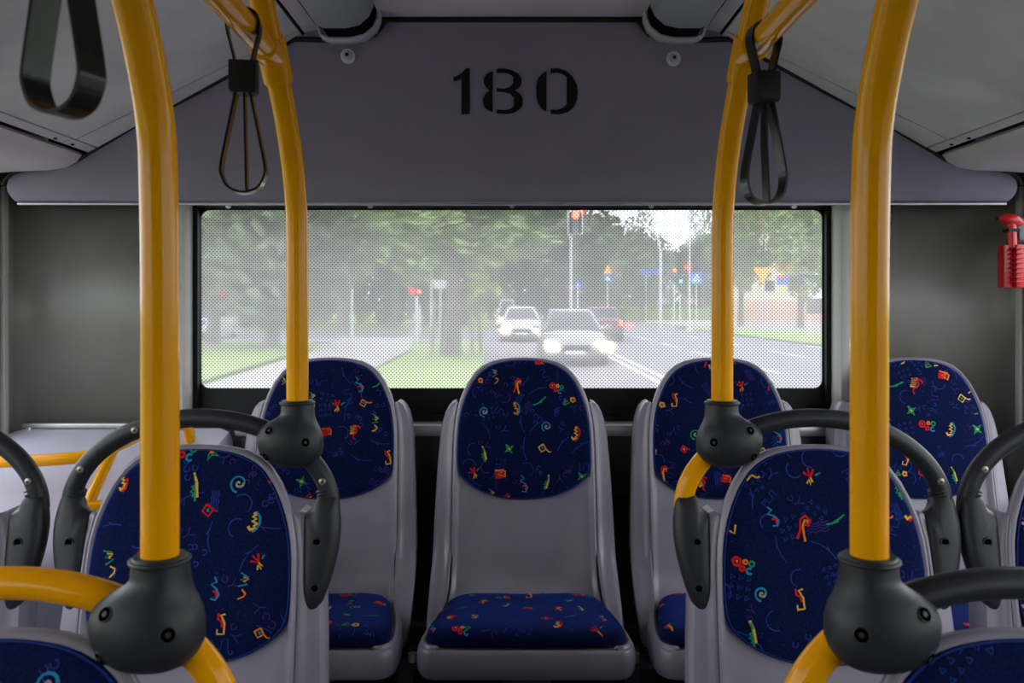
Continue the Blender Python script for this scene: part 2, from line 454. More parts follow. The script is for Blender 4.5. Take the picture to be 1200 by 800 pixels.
# ---- side walls
for s, nm in ((-1, 'wall_left'), (1, 'wall_right')):
    q = MB(); x = s * (HW + 0.03)
    q.box((x, (FRONT + 2.16) / 2, (FLOOR - 0.1 + WIN_LO) / 2), (0.06, 2.16 - FRONT, WIN_LO - FLOOR + 0.1))
    q.box((x, 2.08, (WIN_LO + WIN_HI) / 2), (0.06, 0.18, WIN_HI - WIN_LO))
    q.box((x, 0.35, (WIN_LO + WIN_HI) / 2), (0.06, 0.07, WIN_HI - WIN_LO))
    q.box((x, (FRONT - 1.25) / 2, (WIN_LO + WIN_HI) / 2), (0.06, -1.25 - FRONT, WIN_HI - WIN_LO))  # windowless stretch out of view, closed to cut light from ahead
    w = st(q.build(nm, M['wallgrey'], smooth=False))
    k = 2 if s < 0 else 4
    ys = [1.99, 0.35, -1.25]
    for i in range(2):
        g = MB(); g.box((s * (HW + 0.04), (ys[i] + ys[i + 1]) / 2, (WIN_LO + WIN_HI) / 2), (0.005, ys[i] - ys[i + 1] - 0.075, WIN_HI - WIN_LO - 0.005))
        st(g.build('window_%d' % (k + i), M['pane'], smooth=False))
    # upright trim in the rear corner
    t = MB(); t.box((s * (HW - 0.006), 2.05, (E + 0.29 + E - 0.33) / 2), (0.012, 0.020, 0.60), bev=0.004)
    st(t.build('trim_4' if s < 0 else 'trim_5', M['pillar']))
# solid front wall out of view, added to cut light from the bus front
q = MB(); q.box((0, FRONT, E - 0.3), (2 * HW, 0.06, 2.1)); st(q.build('wall_front_light_block', M['wallgrey'], smooth=False))

# ---- rear wall: corner panels, pillars, lower wall, ledge
rear = st(empty('wall_rear', (0, 2.16, E)))
ri = Vector((0, -2.16, -E))
def rp(x, y, z): return Vector((x, y, E + z)) + ri
for s in (-1, 1):
    # corner panel with a rounded sweep into the side wall
    prof = [(HW - 0.002, 2.045), (HW - 0.012, 2.075), (HW - 0.04, 2.105), (HW - 0.09, 2.122), (HW - 0.18, 2.128), (0.86, 2.130), (0.842, 2.128)]
    vs = []; fs = []
    for z in (0.30, -0.34):
        vs += [rp(s * x, y, z) for x, y in prof]
    n = len(prof)
    fs = [(i, i + 1, n + i + 1, n + i) for i in range(n - 1)]
    o = mesh_obj('corner_panel', vs, fs, M['wallgrey'], rear)
    md = o.modifiers.new('thickness', 'SOLIDIFY'); md.thickness = 0.01; md.offset = 0
    # pillar beside the window
    prof = [(0.858, 2.128), (0.854, 2.112), (0.844, 2.103), (0.826, 2.100), (0.812, 2.104), (0.805, 2.116), (0.804, 2.165)]
    vs = []
    for z in (0.30, -0.30):
        vs += [rp(s * x, y, z) for x, y in prof]
    n = len(prof)
    fs = [(i, i + 1, n + i + 1, n + i) for i in range(n - 1)]
    mesh_obj('window_pillar', vs, fs, M['pillar'], rear)
q = MB(); q.box(rp(0, 2.185, -0.75), (2 * HW, 0.05, 0.92)); q.build('lower_panel', M['darkwall'], rear, smooth=False)
q = MB(); q.box(rp(0.20, 2.125, -0.312), (1.76, 0.085, 0.030), bev=0.010); q.build('ledge', M['alu'], rear)
q = MB(); q.box(rp(0.20, 2.13, -0.40), (1.74, 0.04, 0.15), bev=0.004); q.build('ledge_apron', M['darkwall'], rear)
q = MB(); q.box(rp(-1.0, 2.10, -0.300), (0.40, 0.03, 0.012), bev=0.003); o = q.build('sill_strip', M['alu'], rear)
for px in (34, 140): screw(o, P(px, 503, 2.085) + ri, 0.006, (0, -1, 0.4))

# ---- rear window
win = st(empty('window_1', (0, 2.16, E)))
q = MB(); q.box(rp(0, 2.162, 0.251), (1.60, 0.03, 0.018), bev=0.003); q.box(rp(-0.797, 2.162, -0.02), (0.012, 0.03, 0.55), bev=0.003)
q.box(rp(0.797, 2.162, -0.02), (0.012, 0.03, 0.55), bev=0.003); q.box(rp(0, 2.162, -0.292), (1.60, 0.03, 0.018), bev=0.003)
q.build('gasket', M['black'], win)
# black border printed round the pane, with rounded inner corners
def round_rect(x0, x1, z0, z1, r, k=6):
    pts = []
    for cx, cz, a0 in ((x1 - r, z1 - r, 0), (x0 + r, z1 - r, 90), (x0 + r, z0 + r, 180), (x1 - r, z0 + r, 270)):
        for i in range(k + 1):
            a = math.radians(a0 + 90 * i / k); pts.append((cx + r * math.cos(a), cz + r * math.sin(a)))
    return pts
gx0, gx1, gz0, gz1 = -0.790, 0.788, -0.216, 0.236
inner = round_rect(gx0, gx1, gz0, gz1, 0.022)
outer = round_rect(-0.80, 0.80, -0.30, 0.255, 0.004)
vs = [rp(x, 2.165, z) for x, z in outer] + [rp(x, 2.165, z) for x, z in inner] + [rp(x, 2.171, z) for x, z in inner]
n = len(inner)
fs = [(i, (i + 1) % n, n + (i + 1) % n, n + i) for i in range(n)] + [(n + i, n + (i + 1) % n, 2 * n + (i + 1) % n, 2 * n + i) for i in range(n)]
mesh_obj('pane_border', vs, fs, M['black'], win, smooth=False)
mesh_obj('pane', [(-0.80, 0.012, -0.30), (0.80, 0.012, -0.30), (0.80, 0.012, 0.255), (-0.80, 0.012, 0.255)], [(0, 1, 2, 3)], M['film'], win, smooth=False)
for px in (268, 434, 600, 763, 930):
    p = P(px, 241, 2.145) + ri
    q = MB(); q.tube([p, p + Vector((0, -0.008, -0.002))], [0.007, 0.006], 10); q.build('clip', M['steel'], win)

# ================================================================== SEATS
# half outline of the backrest rim, apex to shoulder to the seat: (half width, y, z) from the apex
SL = 0.18
back_half = [(0.0, 0.0), (0.030, -0.001), (0.055, -0.0040), (0.0785, -0.0095), (0.100, -0.0200), (0.117, -0.0350), (0.134, -0.059), (0.147, -0.086), (0.157, -0.114), (0.1635, -0.145), (0.1665, -0.18), (0.168, -0.24), (0.1685, -0.30), (0.169, -0.38), (0.170, -0.44)]
def shell_mesh():
    rows = []                       # (point, inward, normal)
    n2 = len(back_half)
    for i, (w, z) in enumerate(back_half):
        a = back_half[max(i - 1, 0)]; b = back_half[min(i + 1, n2 - 1)]
        t = Vector((b[0] - a[0], 0, b[1] - a[1]))
        if i == 0: t = Vector((1, 0, 0))
        t.normalize()
        inn = Vector((t.z, 0, -t.x))        # to the right of the direction of travel = inwards
        if inn.x > 0: inn = -inn
        if i == 0: inn = Vector((0, 0, -1))
        inn.y = SL * inn.z
        rows.append((Vector((w, SL * z, z)), inn, Vector((0, -1, SL)).normalized()))
    prof = [(0.1715, -0.090, -0.485), (0.173, -0.103, -0.515), (0.176, -0.125, -0.536), (0.182, -0.155, -0.545), (0.190, -0.20, -0.545), (0.199, -0.26, -0.540), (0.2055, -0.32, -0.536), (0.2075, -0.36, -0.533), (0.2065, -0.385, -0.531), (0.201, -0.404, -0.530), (0.190, -0.417, -0.5295), (0.176, -0.423, -0.529)]
    for i, (w, y, z) in enumerate(prof):
        a = prof[max(i - 1, 0)]; b = prof[min(i + 1, len(prof) - 1)]
        t = Vector((0, b[1] - a[1], b[2] - a[2])).normalized()
        nr = Vector((0, t.z, -t.y))
        if nr.y > 0 and nr.z < 0: nr = -nr
        inn = Vector((-1, 0, 0))
        if i >= 8: inn = Vector((-1, 0.35 * (i - 7), 0)).normalized()
        rows.append((Vector((w, y, z)), inn, nr))
    bands = [(0.000, -0.014), (0.000, -0.005), (0.0025, 0.0005), (0.006, 0.0022), (0.010, 0.0008), (0.0145, -0.004), (0.020, -0.0065)]
    vs = []; fs = []; nb = len(bands); n = len(rows)
    idx = {}
    for sgn in (1, -1):
        for i, (p, inn, nr) in enumerate(rows):
            for j, (e, off) in enumerate(bands):
                if sgn == -1 and i == 0: idx[(sgn, i, j)] = idx[(1, 0, j)]; continue
                q = p + inn * e + nr * off
                idx[(sgn, i, j)] = len(vs); vs.append(Vector((q.x * sgn, q.y, q.z)))
    for sgn in (1, -1):
        for i in range(n - 1):
            for j in range(nb - 1):
                f = []
                for k in ((i, j), (i + 1, j), (i + 1, j + 1), (i, j + 1)):
                    v = idx[(sgn, *k)]
                    if v not in f: f.append(v)
                if len(f) >= 3: fs.append(tuple(f))
    for i in range(n - 1):
        f = []
        for k in ((1, i), (1, i + 1), (-1, i + 1), (-1, i)):
            v = idx[(k[0], k[1], nb - 1)]
            if v not in f: f.append(v)
        if len(f) >= 3: fs.append(tuple(f))
    # front apron + side skirt of the pan
    k0 = len(back_half) + 3
    sk = []
    for sgn in (1, -1):
        col = []
        for i in range(k0, n):
            p, inn, nr = rows[i]
            outd = Vector((-inn.x, -inn.y, 0)).normalized()
            ring = []
            for o_, dz in ((0.0, -0.004), (0.004, -0.010), (0.007, -0.020), (0.008, -0.036), (0.006, -0.052), (0.001, -0.060), (-0.012, -0.062)):
                q = p + outd * o_ + Vector((0, 0, dz))
                ring.append(len(vs)); vs.append(Vector((q.x * sgn, q.y, q.z)))
            col.append(ring)
        sk.append(col)
        for a, b in zip(col, col[1:]):
            for j in range(len(a) - 1): fs.append((a[j], b[j], b[j + 1], a[j + 1]))
    a = sk[0][-1]; b = sk[1][-1]
    for j in range(len(a) - 1): fs.append((a[j], b[j], b[j + 1], a[j + 1]))
    # front lip joining both halves
    fs.append((idx[(1, n - 1, 0)], idx[(1, n - 1, nb - 1)], idx[(-1, n - 1, nb - 1)], idx[(-1, n - 1, 0)]))
    # back flanges (wings)
    wing = [(-0.110, 0.161), (-0.114, 0.169), (-0.122, 0.1765), (-0.135, 0.183), (-0.155, 0.189), (-0.19, 0.1945), (-0.24, 0.1985), (-0.30, 0.202), (-0.38, 0.2055), (-0.44, 0.2075), (-0.48, 0.2085), (-0.515, 0.2095), (-0.56, 0.2095), (-0.60, 0.207)]
    for sgn in (1, -1):
        col = []
        for i, (z, X) in enumerate(wing):
            w = interp([(-b, a) for a, b in back_half] + [(0.52, 0.173), (0.55, 0.180)], -z) - 0.002
            yb = SL * z if z > -0.45 else SL * -0.45 + (z + 0.45) * 0.9
            if z < -0.50: yb -= (abs(z) - 0.50) * 0.5
            X = max(X, w + 0.001)
            ring = []
            g = X - w
            for f_, off in ((0.0, 0.004), (0.18, 0.012), (0.45, 0.017), (0.75, 0.018), (0.92, 0.019), (1.0, 0.024), (1.0, 0.060)):
                ring.append(len(vs)); vs.append(Vector((sgn * (w + g * f_), yb + off, z)))
            col.append(ring)
        for a, b in zip(col, col[1:]):
            for j in range(len(a) - 1): fs.append((a[j], b[j], b[j + 1], a[j + 1]))
    return vs, fs
SHELL = None

pad_half = [(0.0, -0.0065), (0.035, -0.0085), (0.065, -0.0150), (0.090, -0.0270), (0.108, -0.0420), (0.124, -0.0640), (0.137, -0.0910), (0.147, -0.120), (0.1535, -0.152), (0.157, -0.19), (0.1575, -0.225), (0.156, -0.252), (0.149, -0.274), (0.133, -0.291), (0.108, -0.307), (0.075, -0.320), (0.040, -0.3265), (0.0, -0.3285)]
pad_out = smooth_loop(pad_half + [(-x, z) for x, z in pad_half[-2:0:-1]], 3)
cush_half = [(0.0, -0.118), (0.08, -0.119), (0.130, -0.126), (0.156, -0.145), (0.170, -0.185), (0.182, -0.25), (0.190, -0.31), (0.195, -0.36), (0.190, -0.392), (0.172, -0.409), (0.130, -0.416), (0.06, -0.419), (0.0, -0.419)]
cush_out = smooth_loop(cush_half + [(-x, z) for x, z in cush_half[-2:0:-1]], 3)

class Radial:
    """a padded surface over a closed outline: maps flat (a, b) to the padded surface"""
    def __init__(s, outline, centre, bulge, p, q, place):
        s.c = centre; s.out = outline; s.bulge = bulge; s.p = p; s.q = q; s.place = place
        s.ang = []
        for a, b in outline:
            s.ang.append((math.atan2(b - centre[1], a - centre[0]), math.hypot(a - centre[0], b - centre[1])))
        s.ang.sort()
        s.tab = [(s.ang[-1][0] - 2 * math.pi, s.ang[-1][1])] + s.ang + [(s.ang[0][0] + 2 * math.pi, s.ang[0][1])]
    def sval(s, a, b):
        dx, dy = a - s.c[0], b - s.c[1]
        return math.hypot(dx, dy) / interp(s.tab, math.atan2(dy, dx))
    def h(s, sv):
        return s.bulge * max(0.0, 1 - min(sv, 1) ** s.p) ** (1 / s.q)
    def pt(s, a, b, lift=0.0):
        return s.place(a, b, s.h(s.sval(a, b)) + lift)
    def mesh(s, base=True):
        S_ = [0.0, 0.2, 0.4, 0.58, 0.73, 0.84, 0.91, 0.955, 0.98, 0.994, 1.0]
        vs = [s.place(s.c[0], s.c[1], s.h(0))]; fs = []; n = len(s.out)
        for sv in S_[1:]:
            for a, b in s.out:
                A = s.c[0] + (a - s.c[0]) * sv; B = s.c[1] + (b - s.c[1]) * sv
                vs.append(s.place(A, B, s.h(sv)))
        for i in range(n): fs.append((0, 1 + (i + 1) % n, 1 + i))
        for k in range(len(S_) - 2):
            o = 1 + k * n
            for i in range(n): fs.append((o + i, o + (i + 1) % n, o + n + (i + 1) % n, o + n + i))
        if base:
            b0 = len(vs) - n
            for i in range(n):
                a, b = s.out[i]; vs.append(s.place(a, b, -0.008))
            for i in range(n): fs.append((b0 + i, b0 + (i + 1) % n, b0 + n + (i + 1) % n, b0 + n + i))
        return vs, fs

def back_place(a, b, h): return Vector((a, SL * b - 0.0005 - h, b + SL * h))
def cush_place(a, b, h):
    f = max(0.0, 1 - (a / 0.20) ** 2)
    dip = 0.010 * math.exp(-((b + 0.20) / 0.07) ** 2) * math.exp(-(a / 0.09) ** 2) if h > 0 else 0
    return Vector((a, b, -0.539 + 0.02 * (-(b) - 0.12) / 0.3 + h - dip))
BACK = Radial(pad_out, (0, -0.17), 0.012, 5, 1.6, back_place)
CUSH = Radial(cush_out, (0, -0.28), 0.024, 9, 2.0, cush_place)

# ---------------------------------------------------------------- woven motifs
def spiral(t=2.0, n=22, r=1.0):
    return [(r * (i / n) * math.cos(t * 2 * math.pi * i / n), r * (i / n) * math.sin(t * 2 * math.pi * i / n)) for i in range(n + 1)]
def ring(r, n=10, cx=0, cy=0, a0=0, a1=360):
    return [(cx + r * math.cos(math.radians(a0 + (a1 - a0) * i / n)), cy + r * math.sin(math.radians(a0 + (a1 - a0) * i / n))) for i in range(n + 1)]
def hatch(x0, x1, z0, z1, n, j):
    pts = []
    for i in range(n):
        z = z0 + (z1 - z0) * i / (n - 1)
        pts += [(x0 + j * i / n, z), (x1 + j * i / n, z + (z1 - z0) / (n - 1) * 0.5)]
    return pts
def motif(k, R):
    wa = R.choice('yyo'); re = 'r'; co = R.choice('cgc')
    if k == 0:   # zigzag pair
        return [(co, 1, [(-.3, 1.2), (.5, .9), (-.2, .6), (.5, .3), (-.3, 0)]), (wa, 1.1, [(0, .9), (.5, .75), (.1, .5)]), (wa, 1.1, [(.1, -.2), (.5, -.5), (.4, -.8), (-.1, -1.1)])]
    if k == 1:   # swirl
        return [(co, 1.2, [(x * .8, y * .8) for x, y in spiral(1.7)]), (wa, 1.1, spiral(1.0, 10, .4))]
    if k == 2:   # shaded bulb with a tail
        return [(wa, 2.0, hatch(-.5, .25, -.5, .55, 6, .1)), (re, 1.4, ring(.62, 10, -.05, 0, -100, 120)), (re, 1.3, [(.1, .6), (.7, .65), (1.1, .3)]), (re, 1.2, [(.1, -.6), (-.05, -1.0), (.2, -1.4)])]
    if k == 3:   # diamonds
        return [(wa, 1.2, [(0, .6), (.55, .05), (.05, -.5), (-.5, 0), (0, .6)]), (co, 1.5, [(-.12, .1), (.15, .1), (.05, -.12)]), (wa, 1.0, [(.55, .05), (1.0, -.2), (1.3, -.1)])]
    if k == 4:   # red diamond
        return [(re, 1.6, [(0, .55), (.5, 0), (0, -.5), (-.5, 0), (0, .55)]), (R.choice('cy'), 2.0, [(-.1, 0), (.12, .02)]), (re, 1.2, [(.5, 0), (.9, -.2)])]
    if k == 5:   # hook
        return [(wa, 1.3, [(.5, .8), (.1, .8), (.3, .1), (.1, -.8), (-.5, -.7), (-.4, -.3)]), (re, 1.5, [(-.1, 1.0), (-.2, .5), (.05, .3), (.1, -.2)])]
    if k == 6:   # feathered leaf
        return [(wa, 1.8, [(-.2, .9), (0, .7), (-.3, .5), (.1, .35), (-.25, .1), (.2, -.1), (-.1, -.35), (.15, -.5), (-.4, -.7), (-.6, -.4)]), (R.choice('rc'), 1.6, [(0, 1.0), (.4, .5), (.45, 0), (.2, -.6), (-.2, -.9)])]
    if k == 7:   # palm stroke
        return [('g', 1.3, [(0, 1.2), (.05, .5), (-.1, -.4), (-.15, -1.2)]), ('y', 1.6, [(-.05, 1.4), (.15, .4), (.1, -.9)]), ('g', 1.1, [(-.1, .2), (-.4, .1), (-.15, -.1), (-.5, -.3), (-.15, -.5), (-.4, -.8)])]
    if k == 8:   # arrow fan
        return [(re, 1.5, [(-.9, .3), (-.1, 0), (-.6, .8)]), (re, 1.5, [(-.1, 0), (0, .9)]), (wa, 1.2, [(-.1, 0), (.3, -.5), (.0, -.2), (.1, -.7), (-.2, -.25), (-.3, -.7)]), ('c', 1.2, [(.3, .3), (.8, .8), (.4, .5)])]
    if k == 9:   # green blade
        return [('g', 1.3, [(-1.0, -.5), (-.4, -.3), (.3, .3), (.7, .7)]), ('g', 1.0, [(-.2, -.2), (.2, 0)])]
    if k == 10:  # triangles
        return [('g', 1.5, [(-.8, -.4), (-.4, .4), (0, -.4), (-.8, -.4)]), (re, 1.8, [(-.5, -.1), (-.3, -.1)]), (wa, 1.8, [(.3, -.3), (.5, .2), (.9, .1), (1, -.4), (.4, -.4)]), (re, 1.5, [(.6, -.1), (.75, -.1)])]
    if k == 11:  # rings
        return [(re, 1.7, ring(.42, 10, -.5, .1)), (wa, 1.1, [(-.6, .2), (-.45, 0), (-.5, .25)]), (wa, 1.1, ring(.22, 8, .4, .25)), (re, 1.6, ring(.25, 8, .2, -.5)), ('g', 1.2, ring(.28, 9, 1.1, .2)), ('c', 1.3, ring(.3, 8, 1.0, -.6, 60, 330))]
    if k == 12:  # red box bolt
        return [(re, 2.4, hatch(-.7, .5, -.4, .4, 5, 0)), (wa, 1.1, [(-.7, .5), (.5, .45), (-.3, .0), (.6, -.4), (.65, .4)])]
    if k == 13:  # flame
        return [(re, 1.6, [(-.6, -1.2), (-.4, -.4), (-.5, .6), (-.1, 1.0), (.4, .7), (.3, .2), (-.1, .2)]), (wa, 1.5, [(.2, -1.3), (.0, -.7), (-.2, 0), (-.1, .6), (.2, .6), (.15, .4)])]
    if k == 14:  # star scrap
        return [('g', 1.5, [(-.6, .5), (0, .2), (.5, .6), (.2, 0), (.6, -.4), (0, -.2), (-.4, -.6), (-.2, 0), (-.6, .5)]), (wa, 1.6, [(-.15, .1), (.2, -.05)])]
    if k == 15:  # cyan squiggle with red drop
        return [('c', 1.2, [(-.2, 1.1), (.1, .7), (-.4, .4), (.2, 0), (.5, -.5), (.2, -1.0), (-.3, -.9)]), (re, 1.4, ring(.28, 8, 0, -.5, -60, 120))]
NM = 16
def minor(k, R):
    c = R.choice('bbbp')
    if k == 0: return [(c, .7, [(x + dx, y + dy) for x, y in ((-.18, .15), (.18, .15), (0, -.2), (-.18, .15))]) for dx in (-.8, 0, .8) for dy in (-.6, .1, .8)]
    if k == 1: return [(c, .8, [(-1.6, .6), (-.6, .4), (.4, -.1), (1.2, -.9)]), (c, .8, [(.2, .3), (.6, -.4)])]
    if k == 2: return [(c, .9, ring(.25, 7, R.uniform(-1, 1), R.uniform(-1, 1), 0, 290)) for i in range(4)]
    if k == 3: return [(c, .8, [(-1, i * .25), (-.6, i * .25 + .15), (-.2, i * .25), (.2, i * .25 + .15), (.6, i * .25), (1, i * .25 + .15)]) for i in range(-1, 3)]
    if k == 4: return [(c, 1.0, [(x, y), (x + .06, y + .05)]) for x, y in ((R.uniform(-1.3, 1.3), R.uniform(-1.3, 1.3)) for i in range(9))]
    if k == 5: return [(c, .8, [(-.5, .9), (.3, .9), (.3, .3), (-.4, .2), (-.4, -.4), (.4, -.5), (.5, -1.0), (-.5, -1.0)]), (c, .8, [(-.1, .6), (.1, .6), (.1, .4)])]
    if k == 6: return [(c, .9, ring(.9, 12, 0, 0, 200, 380))]
    if k == 7: return [(c, .9, [(-.5, -.3), (0, .2), (.4, -.4)]), (c, .9, [(0, .2), (.1, .7)]), ('p', .9, ring(.3, 8, .9, .6, 20, 300))]
def fabric_strokes(seed):
    R = random.Random(seed)
    out = []
    sp = 0.062
    ks = list(range(NM)); R.shuffle(ks); n = 0
    for i in range(-5, 6):
        for j in range(-5, 6):
            a = (i + (0.5 if j % 2 else 0)) * sp + R.uniform(-.015, .015); b = j * sp * 0.9 + R.uniform(-.015, .015)
            k = ks[n % NM]; n += 1
            if R.random() < 0.24: continue
            sc = R.uniform(.013, .018); th = R.uniform(-.35, .35)
            for c, w, pts in motif(k, R):
                out.append((c, w * 0.0024, [(a + sc * (x * math.cos(th) - y * math.sin(th)), b + sc * (x * math.sin(th) + y * math.cos(th))) for x, y in pts]))
    for i in range(-8, 9):
        for j in range(-8, 9):
            a = i * 0.040 + R.uniform(-.014, .014); b = j * 0.040 + R.uniform(-.014, .014)
            if R.random() < 0.15: continue
            sc = R.uniform(.013, .018); th = R.uniform(-3, 3)
            for c, w, pts in minor(R.choice((0, 1, 1, 2, 2, 3, 4, 4, 5, 6, 6, 7, 7)), R):
                out.insert(0, (c, w * 0.0020, [(a + sc * (x * math.cos(th) - y * math.sin(th)), b + sc * (x * math.sin(th) + y * math.cos(th))) for x, y in pts]))
    return out
def pad_mesh(rad, seed, name, parent, loc, edge=True):
    vs, fs = rad.mesh(); fm = [0] * len(fs)
    bmv = vs; cx, cy = rad.c
    strokes = [(c, w, [(x + cx, y + cy) for x, y in pts]) for c, w, pts in fabric_strokes(seed)]
    nlift = 0
    if edge:
        loop = [(cx + (a - cx) * .985, cy + (b - cy) * .985) for a, b in rad.out]
        strokes.append(('b', 0.0017, loop + loop[:1]))
    for si, (c, w, pts) in enumerate(strokes):
        R = random.Random(si)
        q = [pts[0]]
        for (x0, y0), (x1, y1) in zip(pts, pts[1:]):
            L = math.hypot(x1 - x0, y1 - y0); n = max(1, int(L / 0.008))
            for t in range(1, n + 1): q.append((x0 + (x1 - x0) * t / n, y0 + (y1 - y0) * t / n))
        if all(rad.sval(*p) > 0.99 for p in q): continue
        lift = 0.0007 if c in 'bp' else 0.0010
        prev = None
        for i, (x, y) in enumerate(q):
            a = q[max(i - 1, 0)]; b = q[min(i + 1, len(q) - 1)]
            tx, ty = b[0] - a[0], b[1] - a[1]; L = math.hypot(tx, ty) or 1
            ww = w * 0.5 * R.uniform(.75, 1.25)
            nx, ny = -ty / L * ww, tx / L * ww
            if rad.sval(x, y) > 0.992: prev = None; continue
            i0 = len(vs)
            vs.append(rad.pt(x + nx, y + ny, lift)); vs.append(rad.pt(x - nx, y - ny, lift))
            if prev is not None:
                fs.append((prev, prev + 1, i0 + 1, i0)); fm.append(1 + FKEYS.index(c))
            prev = i0
    me = bpy.data.meshes.new(name)
    me.from_pydata([tuple(v) for v in vs], [], fs)
    for m in FM: me.materials.append(m)
    me.polygons.foreach_set('material_index', fm)
    me.polygons.foreach_set('use_smooth', [True] * len(fs))
    o = bpy.data.objects.new(name, me); COL.objects.link(o); o.parent = parent; o.location = loc
    return o

HUB_X, HUB_Z = 0.150, 0.030
def pillow(outline, place_y, th, p=2.2, q=2.0, name='x', m=None, parent=None, loc=(0, 0, 0), back=None, slope=0.0, z0=0.0):
    """closed body: outline in x/z, domed to the front and the back about y = place_y"""
    n = len(outline)
    cx = sum(a for a, b in outline) / n; cz = sum(b for a, b in outline) / n
    S_ = [0.0, 0.25, 0.5, 0.7, 0.84, 0.92, 0.97, 1.0]
    vs = []; fs = []
    for sd, tt in ((-1, th), (1, th if back is None else back)):
        b0 = len(vs); vs.append(Vector((cx, place_y + sd * tt, cz)))
        for sv in S_[1:]:
            h = tt * max(0.0, 1 - sv ** p) ** (1 / q)
            for a, b in outline: vs.append(Vector((cx + (a - cx) * sv, place_y + sd * h, cz + (b - cz) * sv)))
        for i in range(n): fs.append((b0, b0 + 1 + i, b0 + 1 + (i + 1) % n))
        for k in range(len(S_) - 2):
            o = b0 + 1 + k * n
            for i in range(n): fs.append((o + i, o + (i + 1) % n, o + n + (i + 1) % n, o + n + i))
    for v in vs: v.y += slope * (v.z - z0)
    bm = bmesh.new(); bv = [bm.verts.new(v) for v in vs]
    for f in fs:
        try: bm.faces.new([bv[i] for i in f])
        except ValueError: pass
    bmesh.ops.remove_doubles(bm, verts=bm.verts, dist=1e-5)
    bmesh.ops.recalc_face_normals(bm, faces=bm.faces)
    me = bpy.data.meshes.new(name); bm.to_mesh(me); bm.free()
    me.polygons.foreach_set('use_smooth', [True] * len(me.polygons))
    me.materials.append(m)
    o = bpy.data.objects.new(name, me); COL.objects.link(o)
    o.parent = parent; o.location = loc
    return o

arch_half = [(0.209 * math.cos(t), -0.105 + 0.145 * math.sin(t)) for t in [math.pi / 2 * i / 11 for i in range(12)]]
SHELLV = shell_mesh()
def make_seat(x, d, ztop, base, seed, label, group=None, handle=None, hub_side=0, top_mat=None, low_mat=None, shell_data=[None]):
    """x, d, ztop: apex of the backrest. handle: grab arch over the backrest"""
    root = empty('bus_seat', (x, d, base))
    tag(root, label, 'seat', group)
    up = Vector((0, 0, ztop - base))
    if shell_data[0] is None:
        sh = mesh_obj('shell', SHELLV[0], SHELLV[1], M['shell'], root, True, None, up)
        shell_data[0] = sh.data
    else:
        sh = bpy.data.objects.new('shell', shell_data[0]); COL.objects.link(sh); sh.parent = root; sh.location = up
    md = sh.modifiers.new('thickness', 'SOLIDIFY'); md.thickness = 0.005; md.offset = -1
    pad_mesh(BACK, seed, 'backrest_pad', root, up)
    pad_mesh(CUSH, seed + 50, 'seat_pad', root, up, edge=False)
    h = ztop - base
    q = MB(); q.box((0, -0.24, (h - 0.605) / 2), (0.10, 0.12, h - 0.605), bev=0.01); q.box((0, -0.24, 0.006), (0.2, 0.24, 0.012)); q.box((0, -0.25, h - 0.585), (0.30, 0.26, 0.045), bev=0.008)
    q.build('pedestal', M['frame'], root)
    if handle:
        YA = 0.012
        full = [Vector((a, YA, b)) for a, b in arch_half] + [Vector((-a, YA, b)) for a, b in arch_half[-2::-1]]
        sm = catmull(full, 4)
        if hub_side:
            hx = hub_side * 0.150
            # split where the pole clamp sits
            k = min(range(len(sm)), key=lambda i: (sm[i].x - hx) ** 2 + (sm[i].z + 0.006) ** 2)
            segs = [sm[:k + 1], sm[k:]]
            if hub_side < 0: segs = segs[::-1]
            pieces = [(segs[0], low_mat, True), (segs[1], top_mat, False)]
        else:
            pieces = [(sm, top_mat, False)]
        for seg, mt, aisle in pieces:
            q = MB(); q.tube(seg, 0.0155 if mt is M['yellow'] else 0.0150, 16)
            o = q.build('grab_handle', mt, root, loc=up)
            if mt is M['rubber']:
                cand = [p for p in seg if (abs(p.x) > 0.16 and p.z > -0.062 and p.z < -0.040) or (abs(p.x) < 0.11 and abs(p.x) > 0.095) or (hub_side and 0 < p.x * hub_side < 0.12 and p.x * hub_side > 0.105)]
                done = []
                for p in cand:
                    if all((p - e).length > 0.04 for e in done):
                        done.append(p); screw(o, p + Vector((0, -0.0145, 0.0)), 0.0055, (0, -1, 0), M['brass'])
                # ribbed end of the sleeve
                for sgn in (1, -1):
                    if any(p.x * sgn > 0.19 for p in seg):
                        w = MB()
                        for kk in range(4):
                            c = Vector((sgn * (0.2005 + kk * 0.0016), YA, -0.074 - kk * 0.0055)); t = Vector((sgn * 0.35, 0, -1)).normalized()
                            w.tube([c - t * 0.0012, c + t * 0.0012], 0.0165, 16)
                        w.build('sleeve_rib', M['rubber'], o)
        for sgn in (1, -1):
            ol = [(0.1890, -0.084), (0.1850, -0.096), (0.1775, -0.105), (0.1695, -0.110), (0.1690, -0.118), (0.1690, -0.15), (0.1695, -0.20), (0.1720, -0.240), (0.1800, -0.258), (0.1900, -0.260), (0.2000, -0.250), (0.2120, -0.220), (0.2220, -0.182), (0.2270, -0.148), (0.2270, -0.118), (0.2225, -0.094), (0.2185, -0.082), (0.2040, -0.077)]
            ol = smooth_loop([(sgn * a, b) for a, b in ol], 2)
            br = pillow(ol, YA - 0.004, 0.020, 4, 2.0, 'handle_bracket', M['hub'], root, up, back=0.025, slope=SL, z0=-0.085)
            for zz in (-0.150, -0.218):
                p = Vector((sgn * 0.194, YA - 0.0238 + SL * (zz + 0.085), zz))
                w = MB(); w.tube(ring3(p, 0.0066), 0.0016, 8, closed=True); w.cyl(p + Vector((0, 0.003, 0)), p + Vector((0, -0.0008, 0)), 0.0062, 12, 1)
                w.build('screw', [M['hub'], M['hole_shade']], br)
    return root

